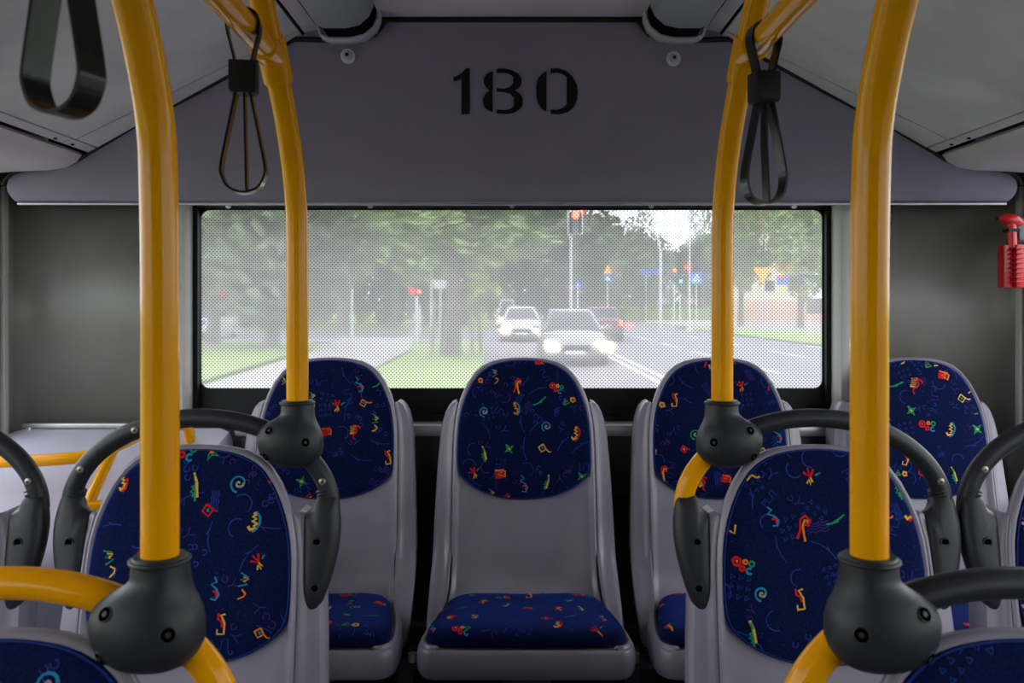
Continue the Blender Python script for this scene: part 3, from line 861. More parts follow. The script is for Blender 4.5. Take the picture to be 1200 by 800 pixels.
def ring3(p, r, n=14):
    return [p + Vector((r * math.cos(2 * math.pi * i / n), 0, r * math.sin(2 * math.pi * i / n))) for i in range(n)]

D3, D2, D1 = 2.05, 1.36, 0.80
Z3 = E - 0.129; Z2 = E - 0.2245; Z1 = E - 0.306
# raised plinth under the last row
q = MB(); q.box((0.26, 1.87, FLOOR + 0.10), (1.90, 0.58, 0.20)); st(q.build('floor_plinth', M['floor'], smooth=False))
PL = FLOOR + 0.20
make_seat(-0.436, D3, Z3, PL, 11, 'rear row seat left of the middle one, half hidden behind the left pole clamp')
make_seat(0.028, D3, Z3, PL, 24, 'middle rear row seat under the window, fully visible, with blue patterned pads')
make_seat(0.490, D3, Z3, PL, 37, 'rear row seat right of the middle one, crossed by the right rear pole')
make_seat(0.962, D3, Z3, PL, 48, 'rear row seat in the right corner in front of the grey wall panel')
make_seat(-0.500, D2, Z2, FLOOR, 63, 'left aisle seat of the second row with an all grey grab arch', handle=True, hub_side=1, top_mat=M['rubber'], low_mat=M['rubber'])
make_seat(0.484, D2, Z2, FLOOR, 71, 'right aisle seat of the second row, its grab arch half grey and half yellow', handle=True, hub_side=-1, top_mat=M['rubber'], low_mat=M['yellow'])
make_seat(-0.968, D2, Z2, FLOOR, 85, 'left window seat of the second row beside the engine cover, cut off', handle=True, top_mat=M['rubber'])
make_seat(0.939, D2, Z2, FLOOR, 94, 'right window seat of the second row with a grey arch, cut off', handle=True, top_mat=M['rubber'])
make_seat(-0.477, D1, Z1, FLOOR, 103, 'nearest seat at bottom left with a yellow grab arch, only its top showing', handle=True, hub_side=1, top_mat=M['yellow'], low_mat=M['yellow'])
make_seat(0.474, D1, Z1, FLOOR, 112, 'nearest seat at bottom right, only its top showing below a grey grab arch', handle=True, hub_side=-1, top_mat=M['rubber'], low_mat=M['yellow'])

# support rails under the last row
q = MB()
root = empty('seat_support_frame', (0.26, 1.90, PL)); tag(root, 'dark metal support rails running under the rear row of seats', 'seat frame')
for zz, yy in ((-0.735, 1.93), (-0.765, 1.82)):
    w = MB(); w.box((0, yy - 1.90, E + zz - PL), (1.84, 0.03, 0.022), bev=0.004); w.build('rail', M['frame'], root)
for xx in (-0.49, 0.0, 0.46):
    w = MB(); w.box((xx - 0.0, -0.06, (E - 0.745 - PL) / 2), (0.03, 0.03, E - 0.745 - PL)); w.build('leg', M['frame'], root)
for xx in (-0.47, 0.0):
    w = MB(); w.cyl((xx, -0.10, E - 0.755 - PL), (xx, -0.10, E - 0.738 - PL), 0.010, 12); w.build('bolt', M['steel'], root)

# ================================================================== POLES
hub_tab = [(0.049, -0.0245, 0.0255, 0.0250), (0.040, -0.0248, 0.0260, 0.0254), (0.031, -0.0262, 0.0266, 0.0266), (0.023, -0.0350, 0.0280, 0.0300), (0.015, -0.0490, 0.0308, 0.0340), (0.006, -0.0585, 0.0352, 0.0375), (-0.005, -0.0625, 0.0390, 0.0400), (-0.016, -0.0620, 0.0402, 0.0408), (-0.027, -0.0595, 0.0400, 0.0395), (-0.036, -0.0540, 0.0370, 0.0365), (-0.0445, -0.0440, 0.0300, 0.0310), (-0.0505, -0.0310, 0.0190, 0.0225), (-0.0535, -0.0170, 0.0060, 0.0110)]
def hub_rows(k=4):
    a = catmull([Vector((z, x0, x1)) for z, x0, x1, ry in hub_tab], k); b = catmull([Vector((z, ry, 0)) for z, x0, x1, ry in hub_tab], k)
    return [(p.x, p.y, p.z, q.y) for p, q in zip(a, b)]
HUBR = hub_rows()
def hub_surf(x, z):
    """front surface of the clamp body: depth towards the cabin, and its normal"""
    def dep(x, z):
        z0, x0, x1, ry = min(HUBR, key=lambda t: abs(t[0] - z))
        cx = (x0 + x1) / 2; rx = (x1 - x0) / 2
        return ry * max(0.02, 1 - abs((x - cx) / rx) ** 2.3) ** (1 / 2.3)
    e = 0.004; d = dep(x, z)
    n = Vector(((dep(x - e, z) - dep(x + e, z)) / (2 * e), -1, (dep(x, z - e) - dep(x, z + e)) / (2 * e))).normalized()
    return d, n
def make_pole(s, x, d, ztop_seat, label, mark=False):
    root = empty('grab_pole', (x, d, ztop_seat))
    tag(root, label, 'pole')
    zb = ztop_seat
    ez = E - zb
    prof = [(0.0, 0.05 - 0.00), (0.0, ez - 0.0), (-0.003, ez + 0.11), (-0.010, ez + 0.165), (-0.030, ez + 0.215), (-0.062, ez + 0.268), (-0.100, ez + 0.314), (-0.140, ez + 0.356), (-0.200, ez + 0.418), (-0.300, ez + 0.520), (-0.375, ez + 0.600)]
    path = catmull([Vector((0, y, z)) for y, z in prof], 5)
    q = MB(); q.tube(path, 0.0172, 20)
    pole = q.build('pole', M['yellow'], root)
    # clamp body
    vs = []; fs = []; NS = 28
    for z, x0, x1, ry in HUBR:
        cx = (x0 + x1) / 2; rx = (x1 - x0) / 2
        for k in range(NS):
            t = 2 * math.pi * k / NS; c_, s_ = math.cos(t), math.sin(t)
            vs.append(Vector((-s * (cx + rx * math.copysign(abs(c_) ** (2 / 2.3), c_)), ry * math.copysign(abs(s_) ** (2 / 2.3), s_), z + 0.018)))
    for i in range(len(HUBR) - 1):
        for k in range(NS): fs.append((i * NS + k, i * NS + (k + 1) % NS, i * NS + NS + (k + 1) % NS, i * NS + NS + k))
    fs.append(tuple(range(NS))); fs.append(tuple((len(HUBR) - 1) * NS + k for k in range(NS)))
    hub = mesh_obj('clamp_hub', vs, fs, M['hub'], root)
    q = MB(); q.tube([Vector((0, 0, 0.060)), Vector((0, 0, 0.0655)), Vector((0, 0, 0.0655)), Vector((0, 0, 0.070))], [0.0252, 0.0262, 0.0262, 0.0240], 20)
    q.tube([Vector((0.0258 * math.cos(2 * math.pi * i / 24), 0.0258 * math.sin(2 * math.pi * i / 24), 0.0655)) for i in range(24)], 0.0024, 8, closed=True)
    q.build('collar', M['hub'], hub)
    for a, b in ((-0.036, 0.008), (0.021, -0.010), (-0.042, -0.033)):
        dep, nv = hub_surf(a, b)
        nv = Vector((-s * nv.x, nv.y, nv.z)); p = Vector((-s * a, -dep, b + 0.018))
        u = nv.cross(Vector((0, 0, 1))).normalized(); v_ = u.cross(nv)
        w = MB(); w.tube([p + (u * math.cos(2 * math.pi * i / 14) + v_ * math.sin(2 * math.pi * i / 14)) * 0.0066 for i in range(14)], 0.0010, 8, closed=True)
        w.tube([p - nv * .004, p + nv * .0010], 0.0064, 14, 1)
        w.tube([p - nv * .001, p + nv * .0014], 0.0026, 6, 0)
        w.build('screw', [M['hub'], M['hole_shade']], hub)
    # clamp at the ceiling rail
    a = Vector((0, -0.118, ez + 0.333)); b = Vector((0, -0.158, ez + 0.375)); t = (b - a).normalized()
    q = MB(); q.tube([a - t * 0.012, a - t * 0.010, b - t * 0.006, b], [0.0185, 0.0215, 0.0215, 0.0190], 20)
    r0 = Vector((0, -0.138, ez + 0.354))
    q.tube([r0, r0 + Vector((0, -0.050, 0)), r0 + Vector((0, -0.052, 0))], [0.0205, 0.0205, 0.0185], 20)
    q.tube([r0 + Vector((s * 0.018, -0.02, 0)), r0 + Vector((s * 0.026, -0.02, 0))], 0.006, 8)
    q.build('rail_clamp', M['yellow'], root)
    return root
PX = {}
for key, s, x, d, z, lab in (('l2', -1, -0.342, D2, Z2, 'left rear yellow grab pole with a grey clamp at the second row seat'),
                             ('r2', 1, 0.335, D2, Z2, 'right rear yellow grab pole with a grey clamp at the second row seat'),
                             ('l1', -1, -0.330, D1, Z1, 'nearest thick yellow grab pole on the left, grey clamp at its foot'),
                             ('r1', 1, 0.335, D1, Z1, 'nearest thick yellow grab pole on the right, grey clamp at its foot')):
    PX[key] = make_pole(s, x, d, z, lab)

# longitudinal ceiling rails
for s, xa, xb, lab in ((-1, -0.342, -0.330, 'left yellow handrail running along under the ceiling, two straps hanging from it'), (1, 0.335, 0.335, 'right yellow handrail running along under the ceiling, one strap hanging from it')):
    a = Vector((xa, D2 - 0.138, E + 0.354)); b = Vector((xb + (xb - xa) * 1.2, -0.4, E + 0.354))
    root = empty('ceiling_handrail', a); tag(root, lab, 'handrail')
    q = MB(); q.tube([Vector((0, 0, 0)), (b - a) * 0.5, b - a], 0.0165, 20); q.build('rail', M['yellow'], root)
    q = MB(); q.tube([b - a + Vector((0, 0.02, 0)), b - a + Vector((0, 0.02, 0.27))], 0.012, 12); q.build('hanger', M['yellow'], root)

# ================================================================== STRAPS
def ribbon(path, wdir, w, th):
    """flat band along a path, wdir: direction of its width"""
    pts = [Vector(p) for p in path]; vs = []; fs = []; n = len(pts)
    for i in range(n):
        t = (pts[min(i + 1, n - 1)] - pts[max(i - 1, 0)]).normalized()
        nn = t.cross(wdir).normalized()
        for a, b in ((-1, -1), (1, -1), (1, 1), (-1, 1)):
            vs.append(pts[i] + wdir * (a * w / 2) + nn * (b * th / 2))
    for i in range(n - 1):
        for k in range(4): fs.append((i * 4 + k, i * 4 + (k + 1) % 4, i * 4 + 4 + (k + 1) % 4, i * 4 + 4 + k))
    fs.append((0, 1, 2, 3)); fs.append(tuple((n - 1) * 4 + k for k in range(4)))
    return vs, fs
def make_strap(x, d, bottom, rz, label, mid=True, bx=0.0):
    top = 0.354
    root = empty('hanging_strap', (x, d, E + top), rz); tag(root, label, 'strap', None)
    L = top - bottom                      # rail axis to loop bottom
    blk = -0.064                          # block centre
    wd = Vector((0, 1, 0)); w = 0.022 if mid else 0.025
    up = [(-0.007, blk), (-0.0135, -0.034), (-0.0195, -0.010), (-0.0195, 0.004), (-0.014, 0.0145), (0, 0.0192), (0.014, 0.0145), (0.0195, 0.004), (0.0195, -0.010), (0.0135, -0.034), (0.007, blk)]
    vs, fs = ribbon(catmull([Vector((a, 0, b)) for a, b in up], 3), wd, w, 0.0026)
    mesh_obj('upper_band', vs, fs, M['strap'], root, smooth=False)
    z0 = blk; zb = -L
    lo = [(-0.004, z0), (-0.010, z0 - 0.030), (-0.020, z0 - 0.080), (-0.0265, z0 - 0.115), (-0.0262, zb + 0.022), (-0.018, zb + 0.0065), (0.0, zb), (0.018, zb + 0.0065), (0.0262, zb + 0.022), (0.0265, z0 - 0.115), (0.020, z0 - 0.080), (0.010, z0 - 0.030), (0.004, z0)]
    vs, fs = ribbon(catmull([Vector((a, 0, b)) for a, b in lo], 4), wd, w, 0.0030)
    mesh_obj('loop', vs, fs, M['strap'], root, smooth=False)
    if mid:
        vs, fs = ribbon([Vector((0.001, 0, z0)), Vector((0.002, 0.003, (z0 + zb) / 2)), Vector((0.004, 0.0, zb + 0.003))], wd, w * 0.8, 0.0026)
        mesh_obj('inner_band', vs, fs, M['strap'], root, smooth=False)
    q = MB(); q.box((0, 0, blk - 0.003), (0.034, 0.030, 0.038), bev=0.002); q.box((0, 0, blk - 0.0225), (0.030, 0.026, 0.004))
    q.build('slide_block', M['black'], root)
    return root
make_strap(-0.341, 1.085, 0.140, math.radians(9), 'black strap loop hanging by the left rear pole in front of the number panel')
make_strap(0.335, 1.135, 0.132, math.radians(9), 'black strap loop hanging by the right rear pole in front of the number panel')
make_strap(-0.334, 0.635, 0.140, math.radians(-19), 'wide close black strap loop at the top left corner, its block out of view', mid=False)

# ================================================================== ENGINE COVER AND GUARD RAIL
prof = [(2.094, -0.307), (1.90, -0.352), (1.72, -0.396), (1.56, -0.436), (1.525, -0.450), (1.505, -0.475), (1.50, -0.52), (1.50, FLOOR - E + 0.005)]
root = empty('engine_cover', (-0.95, 1.8, FLOOR)); tag(root, 'pale lilac engine cover box in the left rear corner under the wall panel', 'cover')
vs = []; x0, x1 = -HW + 0.003, -0.685
for xx, sh in ((x0, 0), (x1 - 0.03, 0), (x1 - 0.009, 0.009), (x1, 0.03)):
    for d, z in prof: vs.append(Vector((xx, d, max(E + z - sh, FLOOR))) - root.location)
n = len(prof); fs = []
for k in range(3):
    for i in range(n - 1): fs.append((k * n + i, k * n + i + 1, (k + 1) * n + i + 1, (k + 1) * n + i))
b = len(vs)
for d, z in prof: vs.append(Vector((x1, d, FLOOR)) - root.location)
for i in range(n - 1): fs.append((3 * n + i, 3 * n + i + 1, b + i + 1, b + i))
mesh_obj('casing', vs, fs, M['boxl'], root)

root = empty('guard_rail', P(106, 592, 1.68)); tag(root, 'thin yellow tubular guard rail curving round the lilac engine cover', 'guard rail')
ri2 = -root.location
gp = [(-80, 540, 1.76), (0, 541, 1.75), (70, 538, 1.75), (108, 533, 1.765), (140, 521, 1.81), (165, 509, 1.88), (188, 501, 1.95), (208, 497.5, 2.0), (219, 500, 2.01), (222, 509, 2.01), (222, 522, 2.01)]
q = MB(); q.tube([P(a, b, c) + ri2 for a, b, c in gp], 0.0125, 14, smooth=4); q.build('rail', M['yellow'], root)
q = MB(); q.tube([P(134, 524, 1.80) + ri2, P(121, 552, 1.75) + ri2, P(109, 578, 1.70) + ri2, P(105, 590, 1.69) + ri2], 0.011, 12, smooth=3); q.build('leg', M['yellow'], root)
q = MB(); q.box(P(109, 592, 1.685) + ri2, (0.040, 0.035, 0.014), bev=0.004); q.build('foot_plate', M['yellow'], root)

# ================================================================== EMERGENCY HAMMER on the right
root = empty('emergency_hammer', P(1186, 338, 2.0)); tag(root, 'red emergency hammer in a ribbed red holder on the right rear wall', 'hammer')
hi = -root.location
q = MB(); q.box(P(1179, 312, 1.995) + hi, (0.026, 0.028, 0.100), bev=0.004)
q.box(P(1191.5, 312, 1.985) + hi, (0.020, 0.034, 0.100), bev=0.003)
for k in range(8): q.box(P(1191.5, 291 + k * 5.6, 1.970) + hi, (0.0195, 0.030, 0.0045), bev=0.001)
q.build('holder', M['red'], root)
q = MB(); q.cyl(P(1186, 290, 1.985) + hi, P(1185, 262, 1.985) + hi, 0.011, 12); q.build('handle', M['red'], root)
hp = [P(1170, 256, 1.985) + hi, P(1174, 256, 1.985) + hi, P(1182, 257, 1.985) + hi, P(1190, 259, 1.985) + hi, P(1195, 261, 1.985) + hi, P(1198, 263, 1.985) + hi]
q = MB(); q.tube(hp, [0.004, 0.010, 0.014, 0.0145, 0.010, 0.003], 14); q.build('head', M['red'], root)
q = MB(); q.tube([P(1168, 256, 1.985) + hi, P(1172, 256, 1.985) + hi], 0.004, 8); q.build('tip', M['black'], root)
q = MB(); q.box(P(1185, 270, 1.985) + hi, (0.026, 0.026, 0.007)); q.build('neck_band', M['black'], root)
q = MB(); q.box(P(1197, 270, 2.01) + hi, (0.030, 0.02, 0.056), bev=0.003); q.box(P(1197, 276, 1.995) + hi, (0.022, 0.02, 0.024), bev=0.003); q.build('bracket', M['greyp'], root)

# ================================================================== OUTSIDE
def G(px, py, z=0.0):
    d = (E - z) * F / (py - HY)
    return Vector(((px - 600) * d / F, d, z))
def ground(name, pts, m, z, kind='structure'):
    o = mesh_obj(name, [(p[0], p[1], z) for p in pts] + [(p[0], p[1], z - 0.05) for p in pts],
                 [tuple(range(len(pts)))] + [(i, (i + 1) % len(pts), len(pts) + (i + 1) % len(pts), len(pts) + i) for i in range(len(pts))], m, smooth=False)
    o['kind'] = kind
    return o
ground('ground_earth', [(-150, -60), (150, -60), (150, 350), (-150, 350)], M['grass'], -0.06)
ground('road', [(-3.2, -60), (12.2, -60), (12.2, 20), (11.8, 33), (10.8, 58), (6.5, 120), (3, 340), (-2.5, 340), (-2.0, 90), (-1.2, 34), (-0.9, 22), (-3.2, 15)], M['asphalt'], 0.0)
ground('road_side_street', [(-60, 41), (-1.2, 38), (-1.5, 52), (-60, 58)], M['asphalt'], -0.004)
ground('pavement_left', [(-6.6, -20), (-4.0, -20), (-3.4, 16), (-3.6, 30), (-4.6, 40), (-8.0, 40), (-6.8, 30), (-6.0, 16)], M['walk'], 0.02)
ground('pavement_side_street', [(-60, 36.5), (-4, 36.5), (-1.6, 38), (-60, 40.9)], M['walk'], 0.015)
ground('pavement_right', [(12.9, 58), (18, 45), (60, 40), (60, 62), (30, 68), (13.5, 95), (10.5, 95), (11.3, 70)], M['walk'], 0.02)
o = ground('grass_median', [(-3.3, 10), (-0.85, 16), (-0.75, 22), (-1.05, 34), (-2.0, 38), (-3.3, 36)], M['grass'], 0.05, 'stuff'); tag(o, 'green grass verge around the staked tree beside the road', 'grass')
o = ground('grass_verge', [(12.4, 8), (40, 8), (60, 39), (18, 43), (12.6, 57), (11.2, 59), (12.0, 33)], M['grass'], 0.05, 'stuff'); tag(o, 'strip of green grass beside the road on the right', 'grass')
o = ground('grass_lawn', [(-60, 5), (-7.0, 5), (-6.4, 16), (-7.2, 30), (-8.4, 36), (-60, 36)], M['grass'], 0.04, 'stuff'); tag(o, 'open lawn to the left of the path behind the bus', 'grass')
o = ground('grass_bank', [(11.2, 84), (40, 80), (60, 118), (11.8, 118)], M['grass'], 1.10, 'stuff'); tag(o, 'low green bank carrying the parked cars beyond the right hand path', 'grass')
for v in o.data.vertices:
    if v.co.z < 1.08: v.co.z = -0.06
def mark(pts):
    return [(p.x, p.y, 0.006) for p in pts]
q = MB()
def line(x0, d0, x1, d1, w):
    q.add([(x0 - w / 2, d0, 0.008), (x0 + w / 2, d0, 0.008), (x1 + w / 2, d1, 0.008), (x1 - w / 2, d1, 0.008)], [(0, 1, 2, 3)])
line(3.10, 10, 2.75, 60, 0.14); line(3.42, 10, 3.05, 60, 0.14)
for k in range(8):
    line(6.3 - k * 0.05, 14 + k * 6, 6.25 - k * 0.05, 17 + k * 6, 0.14); line(9.0 - k * 0.05, 12 + k * 7, 8.95 - k * 0.05, 15.5 + k * 7, 0.14)
line(11.7, 5, 11.3, 33, 0.14)
o = q.build('road_markings', M['white'], smooth=False); o['kind'] = 'structure'

# ---- trees
def at(px, d): return (px - 600) * d / F
def leaf_mesh(seed, n, size, clumps, m):
    R = random.Random(seed); vs = []; fs = []
    cs = []
    for i in range(clumps):
        while True:
            p = Vector((R.uniform(-1, 1), R.uniform(-1, 1), R.uniform(-1, 1)))
            if p.length < 1: break
        cs.append((p * 0.72, R.uniform(0.22, 0.42)))
    for i in range(n):
        c, r = R.choice(cs)
        while True:
            p = Vector((R.uniform(-1, 1), R.uniform(-1, 1), R.uniform(-1, 1)))
            if p.length < 1: break
        p = c + p * r
        a = Vector((R.gauss(0, 1), R.gauss(0, 1), R.gauss(0, .6))).normalized(); b = a.cross(Vector((R.gauss(0, 1), R.gauss(0, 1), R.gauss(0, 1)))).normalized()
        s = size * R.uniform(.6, 1.3); k = len(vs)
        vs += [p - a * s, p + b * s * .5, p + a * s, p - b * s * .5]; fs.append((k, k + 1, k + 2, k + 3))
    me = bpy.data.meshes.new('crown'); me.from_pydata([tuple(v) for v in vs], [], fs); me.materials.append(m)
    return me
LM = {}
for k, (mk, sd, n) in {'mid': ('leaf', 1, 3200), 'dark': ('leafd', 2, 3600), 'yel': ('leafy', 3, 2400), 'mid2': ('leaf', 4, 3000)}.items():
    LM[k] = leaf_mesh(sd, n, 0.075, 26, M[mk])
def tree(name, px, d, top_py, rw, kind, label, group, cz=None, trunk=None, base_h=None, rh=None):
    """px: trunk column, top_py: row of the tree top, rw: crown half width in metres"""
    x = (px - 600) * d / F; ztop = E + (HY - top_py) * d / F
    root = empty(name, (x, d, 0)); tag(root, label, 'tree', group)
    cb = base_h if base_h is not None else ztop * 0.22
    R = random.Random(int(px * 7 + d))
    r = trunk or max(0.12, ztop * 0.02)
    q = MB(); q.tube([Vector((0, 0, -0.05)), Vector((0, 0, 0.3)), Vector((0.03, 0, cb)), Vector((R.uniform(-.2, .2), 0, (cb + ztop) / 2)), Vector((R.uniform(-.3, .3), 0, ztop * .9))], [r * 1.25, r, r * .85, r * .55, r * .15], 10)
    for k in range(4):
        a = R.uniform(0, 6.28); z = cb + (ztop - cb) * R.uniform(0, .4)
        q.tube([Vector((0, 0, z)), Vector((math.cos(a) * rw * .35, math.sin(a) * rw * .35, z + rw * .3)), Vector((math.cos(a) * rw * .6, math.sin(a) * rw * .6, z + rw * .75))], [r * .5, r * .35, r * .1], 6)
    q.build('trunk', M['bark'], root)
    c = bpy.data.objects.new('crown', LM[kind]); COL.objects.link(c); c.parent = root
    c.location = (0, 0, (cb + ztop) / 2); c.scale = (rw, rw * .9, (ztop - cb) / 2 * 1.05); c.rotation_euler = (0, 0, R.uniform(0, 6.28))
    return root
T_ = [('staked_tree', 531, 26.0, 190, 3.6, 'mid', 'street tree with a thick trunk between wooden stakes on the grass verge', 2.6, 0.26),
      ('park_tree', 250, 34.0, 150, 4.4, 'mid2', 'leafy pale tree at the left edge of the rear window above the parked van', 1.6, 0.28),
      ('park_tree', 318, 31.0, 120, 4.2, 'dark', 'dense park tree low to the ground just left of the left rear pole', 0.5, 0.30),
      ('park_tree', 402, 47.0, 130, 5.2, 'mid', 'large park tree right of the left rear pole by the path', 2.6, 0.36),
      ('park_tree', 462, 58.0, 110, 6.0, 'mid2', 'tall park tree behind the signal at the side street', 2.0, 0.36),
      ('park_tree', 362, 62.0, 100, 6.4, 'dark', 'tall dark park tree standing behind the left rear pole', 1.8, 0.36),
      ('park_tree', 290, 60.0, 110, 6.5, 'mid', 'tall park tree far back at the left of the window', 1.5, 0.36),
      ('roadside_tree', 545, 66.0, 110, 6.0, 'yel', 'yellow green roadside tree right of the staked tree', 1.5, 0.32),
      ('roadside_tree', 575, 95.0, 180, 6.5, 'dark', 'dark tree where the road disappears behind the far cars', 2.0, 0.32),
      ('roadside_tree', 640, 100.0, 170, 8.0, 'dark', 'dark tree mass above the road behind the tall red signal', 0.8, 0.34),
      ('roadside_tree', 690, 85.0, 215, 6.5, 'dark', 'dark roadside tree behind the orange warning sign', 0.8, 0.34),
      ('roadside_tree', 628, 125.0, 190, 9.0, 'mid2', 'hazy tree at the far end of the road', 2.0, 0.34),
      ('roadside_tree', 752, 78.0, 244, 3.6, 'dark', 'round dark tree behind the curved street lamp', 1.2, 0.28),
      ('roadside_tree', 725, 95.0, 262, 4.0, 'mid', 'small green tree between the warning sign and the street lamp', 0.8, 0.24),
      ('park_tree', 385, 88.0, 140, 8.5, 'mid2', 'distant park tree filling the gap right of the left rear pole', 0.3, 0.34),
      ('park_tree', 480, 92.0, 150, 8.5, 'dark', 'distant dark tree behind the red pedestrian signal', 0.3, 0.34),
      ('park_tree', 232, 92.0, 120, 9.0, 'mid', 'distant park tree at the far left of the rear window', 0.3, 0.34),
      ('roadside_tree', 910, 116.0, 225, 7.0, 'mid', 'distant tree rising behind the tall cream house', 0.5, 0.34),
      ('roadside_tree', 868, 60.0, 225, 3.0, 'mid2', 'slender tree just right of the right rear pole', 2.0, 0.22),
      ('roadside_tree', 938, 56.0, 200, 2.9, 'mid', 'leafy tree at the right edge of the rear window', 1.6, 0.24),
      ('roadside_tree', 822, 88.0, 238, 3.8, 'dark', 'dark tree behind the tall white mast near the crossing sign', 0.8, 0.24)]
for nm, px, d, tp, rw, kd, lab, bh, tr in T_:
    tree(nm, px, d, tp, rw, kd, lab, None, base_h=bh, trunk=tr)
# hedges low in the background
def shrub(px, d, h, rw, kd, label, group, z=0.0):
    root = empty('shrub', (at(px, d), d, z)); tag(root, label, 'shrub', group)
    c = bpy.data.objects.new('foliage', LM[kd]); COL.objects.link(c); c.parent = root; c.location = (0, 0, h * .47); c.scale = (rw, rw * .8, h * .56); c.rotation_euler = (0, 0, px)
    q = MB(); q.cyl((0, 0, -.03), (0, 0, h * .5), .08, 6); q.build('stem', M['bark'], root)
ORD = ('first', 'second', 'third', 'fourth', 'fifth', 'sixth', 'seventh', 'eighth', 'ninth')
for k in range(9):
    shrub(215 + k * 41, 68 + (k % 3) * 2.0, 5.8 + (k * 37 % 5) * .35, 2.6, ('dark', 'mid', 'mid2')[k % 3], 'dense shrub beyond the side street, %s of nine from the left' % ORD[k], 'shrubs beyond the side street')
for k in range(7):
    shrub(640 + k * 24, 118 + (k % 2) * 3, 3.6 + (k * 29 % 4) * .4, 2.6, ('dark', 'mid2')[k % 2], 'shaded shrub below the orange warning sign, %s of seven from the left' % ORD[k], 'shrubs below the warning sign')
for k in range(4):
    shrub(572 + k * 18, 150 + (k % 2) * 4, 5.8, 3.0, ('dark', 'mid2')[k % 2], 'hazy shrub at the far end of the road, %s of four from the left' % ORD[k], 'shrubs at the far end of the road')
for k in range(4):
    shrub(770 + k * 32, 108 + (k % 2) * 3, 2.4, 2.2, 'dark', 'low dark shrub behind the parked pale cars, %s of four from the left' % ORD[k], 'shrubs behind the parked cars', 1.10)
# stakes round the tree
for k, (dx, dy, lab) in enumerate(((-0.62, -0.35, 'left front wooden stake beside the tree trunk'), (0.62, -0.35, 'right front wooden stake beside the tree trunk'), (-0.40, 0.5, 'left back wooden stake behind the tree trunk'), (0.85, 0.5, 'right back wooden stake behind the tree trunk'))):
    bx = (531 - 600) * 26 / F; q = MB(); q.cyl((bx + dx, 26 + dy, 0.0), (bx + dx * 0.85, 26 + dy, 1.75), 0.05, 8)
    o = q.build('tree_stake', M['wood']); tag(o, lab, 'stake', 'stakes round the tree')
q = MB(); bx = (531 - 600) * 26 / F; q.box((bx, 25.6, 1.5), (1.2, 0.04, 0.08)); o = q.build('tree_tie', M['wood']); tag(o, 'horizontal wooden batten tying the front stakes across the trunk', 'batten')

